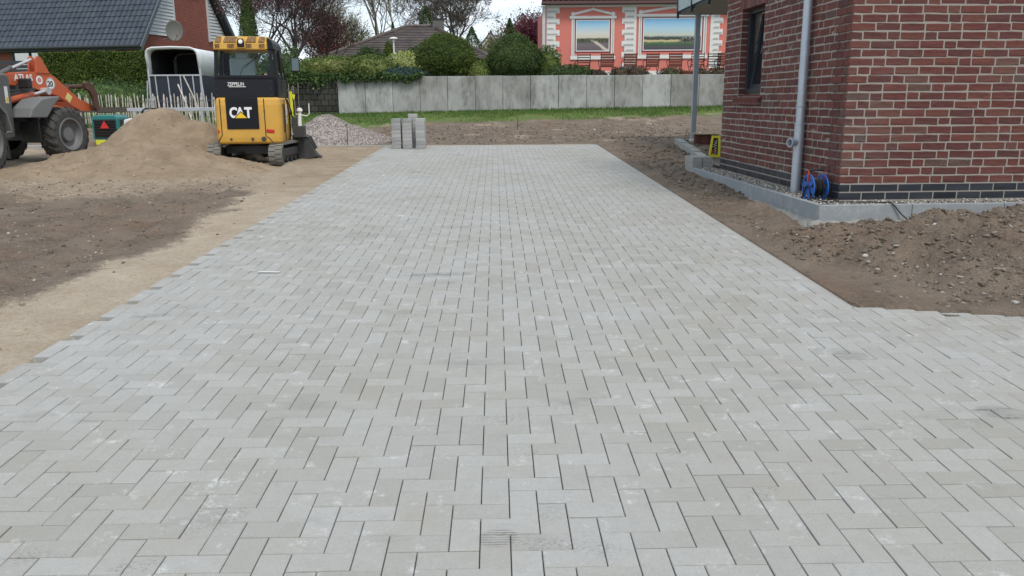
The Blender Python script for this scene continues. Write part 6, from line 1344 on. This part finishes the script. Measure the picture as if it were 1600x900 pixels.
# trees
def grow(rg, p, d, length, rad, depth, out_, tips, gnarl=.18, up=.12, split=3, shrink=.72, minr=.006, ang=.55):
    pts = [p]; rads = [rad]; n = 4
    for k in range(n):
        d = (d + Vector((rg.gauss(0, gnarl), rg.gauss(0, gnarl), rg.gauss(0, gnarl) + up * .4))).normalized(); p = p + d * (length / n); pts.append(p); rads.append(max(rad * (1 - .45 * (k + 1) / n), minr))
        if depth > 0 and k >= 1 and rg.random() < .75:
            a = Vector((rg.gauss(0, 1), rg.gauss(0, 1), rg.gauss(0, .6))); dd = (d + a.normalized() * ang * rg.uniform(.8, 1.5)).normalized(); grow(rg, p, dd, length * shrink * rg.uniform(.7, 1.1), rads[-1] * .62, depth - 1, out_, tips, gnarl, up, split, shrink, minr, ang)
    out_.append((pts, rads))
    if depth <= 0: tips += pts[1:]
    if depth > 0:
        for k in range(split - 1):
            a = Vector((rg.gauss(0, 1), rg.gauss(0, 1), rg.gauss(0, .5))); dd = (d + a.normalized() * ang * rg.uniform(.6, 1.2)).normalized(); grow(rg, p, dd, length * shrink * rg.uniform(.8, 1.1), rads[-1] * .8, depth - 1, out_, tips, gnarl, up, split, shrink, minr, ang)
def tree(label, base, h, rad, depth, seed, bmat, lmat=None, nleaf=0, lsize=.1, spread=.35, gnarl=.16, ang=.6, lean=(0, 0), cat='tree', name='tree', low=.3, minr=.008, shrink=.72, up=.12, split=3, group=None):
    rg = random.Random(seed); t = thing(name, label, cat, (0, 0, 0), 0, group); segs = []; tips = []; b = Vector(base)
    tr0 = [b - Vector((0, 0, .3)), b + Vector((lean[0] * .3, 0, h * low * .5)), b + Vector((lean[0] * .6, lean[1], h * low))]
    segs.append((tr0, [rad * 1.25, rad, rad * .9])); n0 = 4
    for k in range(n0):
        a = 2 * math.pi * (k + rg.uniform(-.2, .2)) / n0; d = Vector((math.cos(a) * .55 + lean[0], math.sin(a) * .55 + lean[1], rg.uniform(.75, 1.15))).normalized(); grow(rg, tr0[-1], d, h * .30, rad * .6, depth, segs, tips, gnarl, up, split, shrink, minr, ang)
    grow(rg, tr0[-1], Vector((lean[0], lean[1], 1)).normalized(), h * .34, rad * .75, depth, segs, tips, gnarl, up, split, shrink, minr, ang)
    q = MB()
    for pts, rads in segs: q.tube(pts, rads, 6 if rads[0] > .05 else (4 if rads[0] > .02 else 3), caps=False)
    q.build('trunk', bmat, t)
    if lmat and tips:
        r_ = np.random.default_rng(seed); T = np.array([v[:] for v in tips]); k = r_.integers(0, len(T), nleaf); P = T[k] + r_.normal(0, spread, (nleaf, 3)) * np.array([1, 1, .8]); V, Fq = leaves(r_, P, lsize, .6); npmesh('crown', V, Fq, lmat, t)
    return t
tree('tall bare leafless tree with many fine upright twigs behind the hip roof', (-8.0, 62, 2.4), 13, .2, 5, 3, bark_l, spring_m, 9000, .05, .25, .14, .5, low=.10, minr=.011, up=.16, split=3, shrink=.72)
tree('bare spreading tree with dark forked branches right of the hip roof ridge', (-3.2, 66, 2.4), 8.8, .2, 5, 14, bark, spring_m, 900, .07, .3, .2, .62, low=.28, minr=.011, split=3, shrink=.7)
tree('purple-leaved plum tree with dark trunk beside the excavator cab', (-9.75, 42, 2.2), 5.6, .13, 4, 8, bark_p, purple_m, 12000, .07, .2, .15, .5, low=.22, minr=.006)
tree('smaller purple-leaved tree reaching right over the olive shrub', (-8.7, 43.5, 2.2), 3.6, .08, 4, 9, bark_p, purple_m, 6500, .07, .18, .2, .6, (.25, 0), low=.25, minr=.006)
tree('reddish brown budding tree left of the hip roof', (-10.3, 50, 2.3), 3.3, .10, 4, 21, bark_p, leaf_mat('red_buds', [(0, (0.155, 0.046, 0.039)), (.6, (0.279, 0.093, 0.070)), (1, (0.403, 0.186, 0.124))]), 9000, .085, .25, .14, .45, low=.15)
tree('yellow-green spring tree behind the hip roof on the left', (-10.6, 57, 2.4), 5.2, .12, 4, 23, bark, spring_m, 5500, .08, .3, .14, .5, low=.15)
tree('dull green tree behind the left slope of the hip roof', (-8.9, 56, 2.4), 3.3, .12, 3, 24, bark, olive_m, 5000, .1, .45, .14, .5, low=.15)
tree('purple tree at the far left behind the excavator roof', (-12.6, 47, 2.2), 6.4, .13, 4, 26, bark_p, purple_m, 6500, .1, .22, .15, .5, low=.2)
for k, (x, y, h, lab) in enumerate(((4.1, 60, 5.3, 'dark copper-red tree nearest the pink house corner'), (1.9, 62, 5.0, 'dark copper-red tree behind the right round conifer'), (3.1, 66, 5.6, 'copper-red tree standing behind and between two others'))):
    tree(lab, (x, y, 2.4), h, .13, 3, 60 + k, bark_p, copper_m, 9500, .13, .5, .14, .5, low=.12, group='copper-red trees left of the pink house')
tree('greyish budding tree between the hip roof and the copper-red trees', (.35, 58, 2.3), 3.6, .1, 4, 71, bark, olive_m, 5000, .09, .3, .18, .55, low=.15)
def conifer(label, base, h, rad, mat, n, seed, size=.12, name='conifer', tiers=True, group=None, pw=1.):
    rg = np.random.default_rng(seed); t = thing(name, label, 'conifer', (0, 0, 0), 0, group); z = rg.uniform(0, 1, n) ** 1.25; a = rg.uniform(0, 2 * math.pi, n)
    prof_ = (1 - z) ** pw * (1 + (.30 * np.abs(np.sin(z * 24 + .8 * np.sin(a * 2))) if tiers else 0)) + .02
    if not tiers: prof_ = np.minimum(1, np.sqrt(np.clip((1 - z) * 2.2, 0, 1))) * (1 - .25 * z) * np.minimum(1, .7 + z * 3)
    lump = 1 + .18 * fbm(a * 2 + 9, z * 9, 1., 3, seed); r_ = rad * prof_ * lump * (1 - .35 * rg.uniform(0, 1, n) ** 2)
    P = np.stack([base[0] + r_ * np.cos(a), base[1] + r_ * np.sin(a), base[2] + z * h - (.12 * r_ if tiers else 0)], -1); nn = np.stack([np.cos(a), np.sin(a), np.full(n, -.2 if tiers else .6)], -1); V, Fq = leaves(rg, P, size, .35, nn, .5); npmesh('crown', V, Fq, mat, t)
    q = MB(); q.tube([(base[0], base[1], base[2] - .3), (base[0], base[1], base[2] + h * .96)], [rad * .12 + .03, .01], 6); q.build('trunk', bark, t)
    if not tiers: core((base[0], base[1], base[2] + h * .42), (rad * .85, rad * .85, h * .48), mat, t, seed, .3)
    return t
conifer('slender dark green cypress rising behind the excavator roof', (-11.35, 40, 1.6), 5.0, .52, thuja_d, 15000, 80, .085, 'cypress', False)
conifer('dark pointed conifer between the two bare trees, left of the chimney', (-4.35, 55, 2.3), 5.0, 1.3, thuja_d, 7000, 81, .14, pw=.8)
conifer('dark blue-green conifer behind the right end of the hip roof', (-1.5, 56, 2.2), 3.9, 1.5, thuja_d, 7000, 82, .13, pw=.9); conifer('pointed dark conifer in front of the distant white gable', (1.0, 58, 2.2), 4.6, 1.0, thuja_d, 6500, 83, .13, pw=.8)
conifer('small dark conifer top showing above the hip roof ridge', (-6.6, 56, 2.2), 4.2, .8, thuja_d, 4000, 84, .13)
bush('shrub', 'wide mixed green shrubbery under the right end of the hip roof', 'shrub', (.5, 40, 2.8), (1.6, .8, .7), olive_m, 6000, .09, 90, lump=.3); bush('shrub', 'dark green undergrowth left of the purple plum tree', 'shrub', (-11.0, 38, 2.2), (1.9, .8, 1.2), ivy_m, 8000, .09, 91, lump=.3)
# far wood closing the view low down
rg = np.random.default_rng(95); n = 30000; x = rg.uniform(-75, 75, n); y = 115 + rg.uniform(0, 14, n); top = 6.0 + 1.6 * fbm(x, y * 0, .12, 4, 7); z = 2 + rg.uniform(0, 1, n) ** .7 * (top - 2); V, Fq = leaves(rg, np.stack([x, y, z], -1), .9, .8)
tag(npmesh('far_wood', V, Fq, olive_m), 'belt of distant trees low behind the houses', 'wood', kind='stuff')
# grass along the wall
rg = np.random.default_rng(97); n = 46000; x = rg.uniform(-7.2, 10.5, n); yw = np.where(x < -5.72, 30.8, wall_y(x) - .09); t = rg.uniform(0, 1, n) ** 1.6; lo = 27.2 + .06 * (x + 5) - 1.2 * sst(-2, -5, x); y = yw - (yw - lo) * t
m = (fbm(x, y, .8, 3, 4) + 1.0 - t * 1.3 > rg.uniform(-.2, .6, n)); m |= t < .12; x, y, t = x[m], y[m], t[m]; h = rg.uniform(.03, .08, len(x)) * (1 + .6 * (t < .03)); a = rg.uniform(0, 6.28, len(x)); z = gz(x, y)
b = np.stack([x, y, z - .01], -1); wv_ = np.stack([np.cos(a), np.sin(a), 0 * a], -1) * .012; tip_ = b + np.stack([rg.normal(0, .35, len(x)) * h, rg.normal(0, .35, len(x)) * h, h], -1)
V = np.stack([b - wv_, b + wv_, tip_], 1).reshape(-1, 3); i = np.arange(len(x))[:, None] * 3; Fq = np.concatenate([i, i + 1, i + 2], 1)
tag(npmesh('grass', V, Fq, leaf_mat('grass_blade', [(0, (0.039, 0.094, 0.017)), (.6, (0.088, 0.176, 0.033)), (.9, (0.176, 0.220, 0.055)), (1, (0.275, 0.242, 0.132))])), 'strip of short green grass along the foot of the concrete wall', 'grass', kind='stuff')
n = 9000; x = rg.uniform(-16, -7.2, n); y = rg.uniform(26.4, 31, n); h = rg.uniform(.06, .22, n); a = rg.uniform(0, 6.28, n); z = gz(x, y); b = np.stack([x, y, z - .01], -1); wv_ = np.stack([np.cos(a), np.sin(a), 0 * a], -1) * .014; tip_ = b + np.stack([rg.normal(0, .35, n) * h, rg.normal(0, .35, n) * h, h], -1); V = np.stack([b - wv_, b + wv_, tip_], 1).reshape(-1, 3); i = np.arange(n)[:, None] * 3
tag(npmesh('weeds', V, np.concatenate([i, i + 1, i + 2], 1), bpy.data.materials['grass_blade']), 'longer green grass and weeds behind the picket fence', 'grass', kind='stuff')
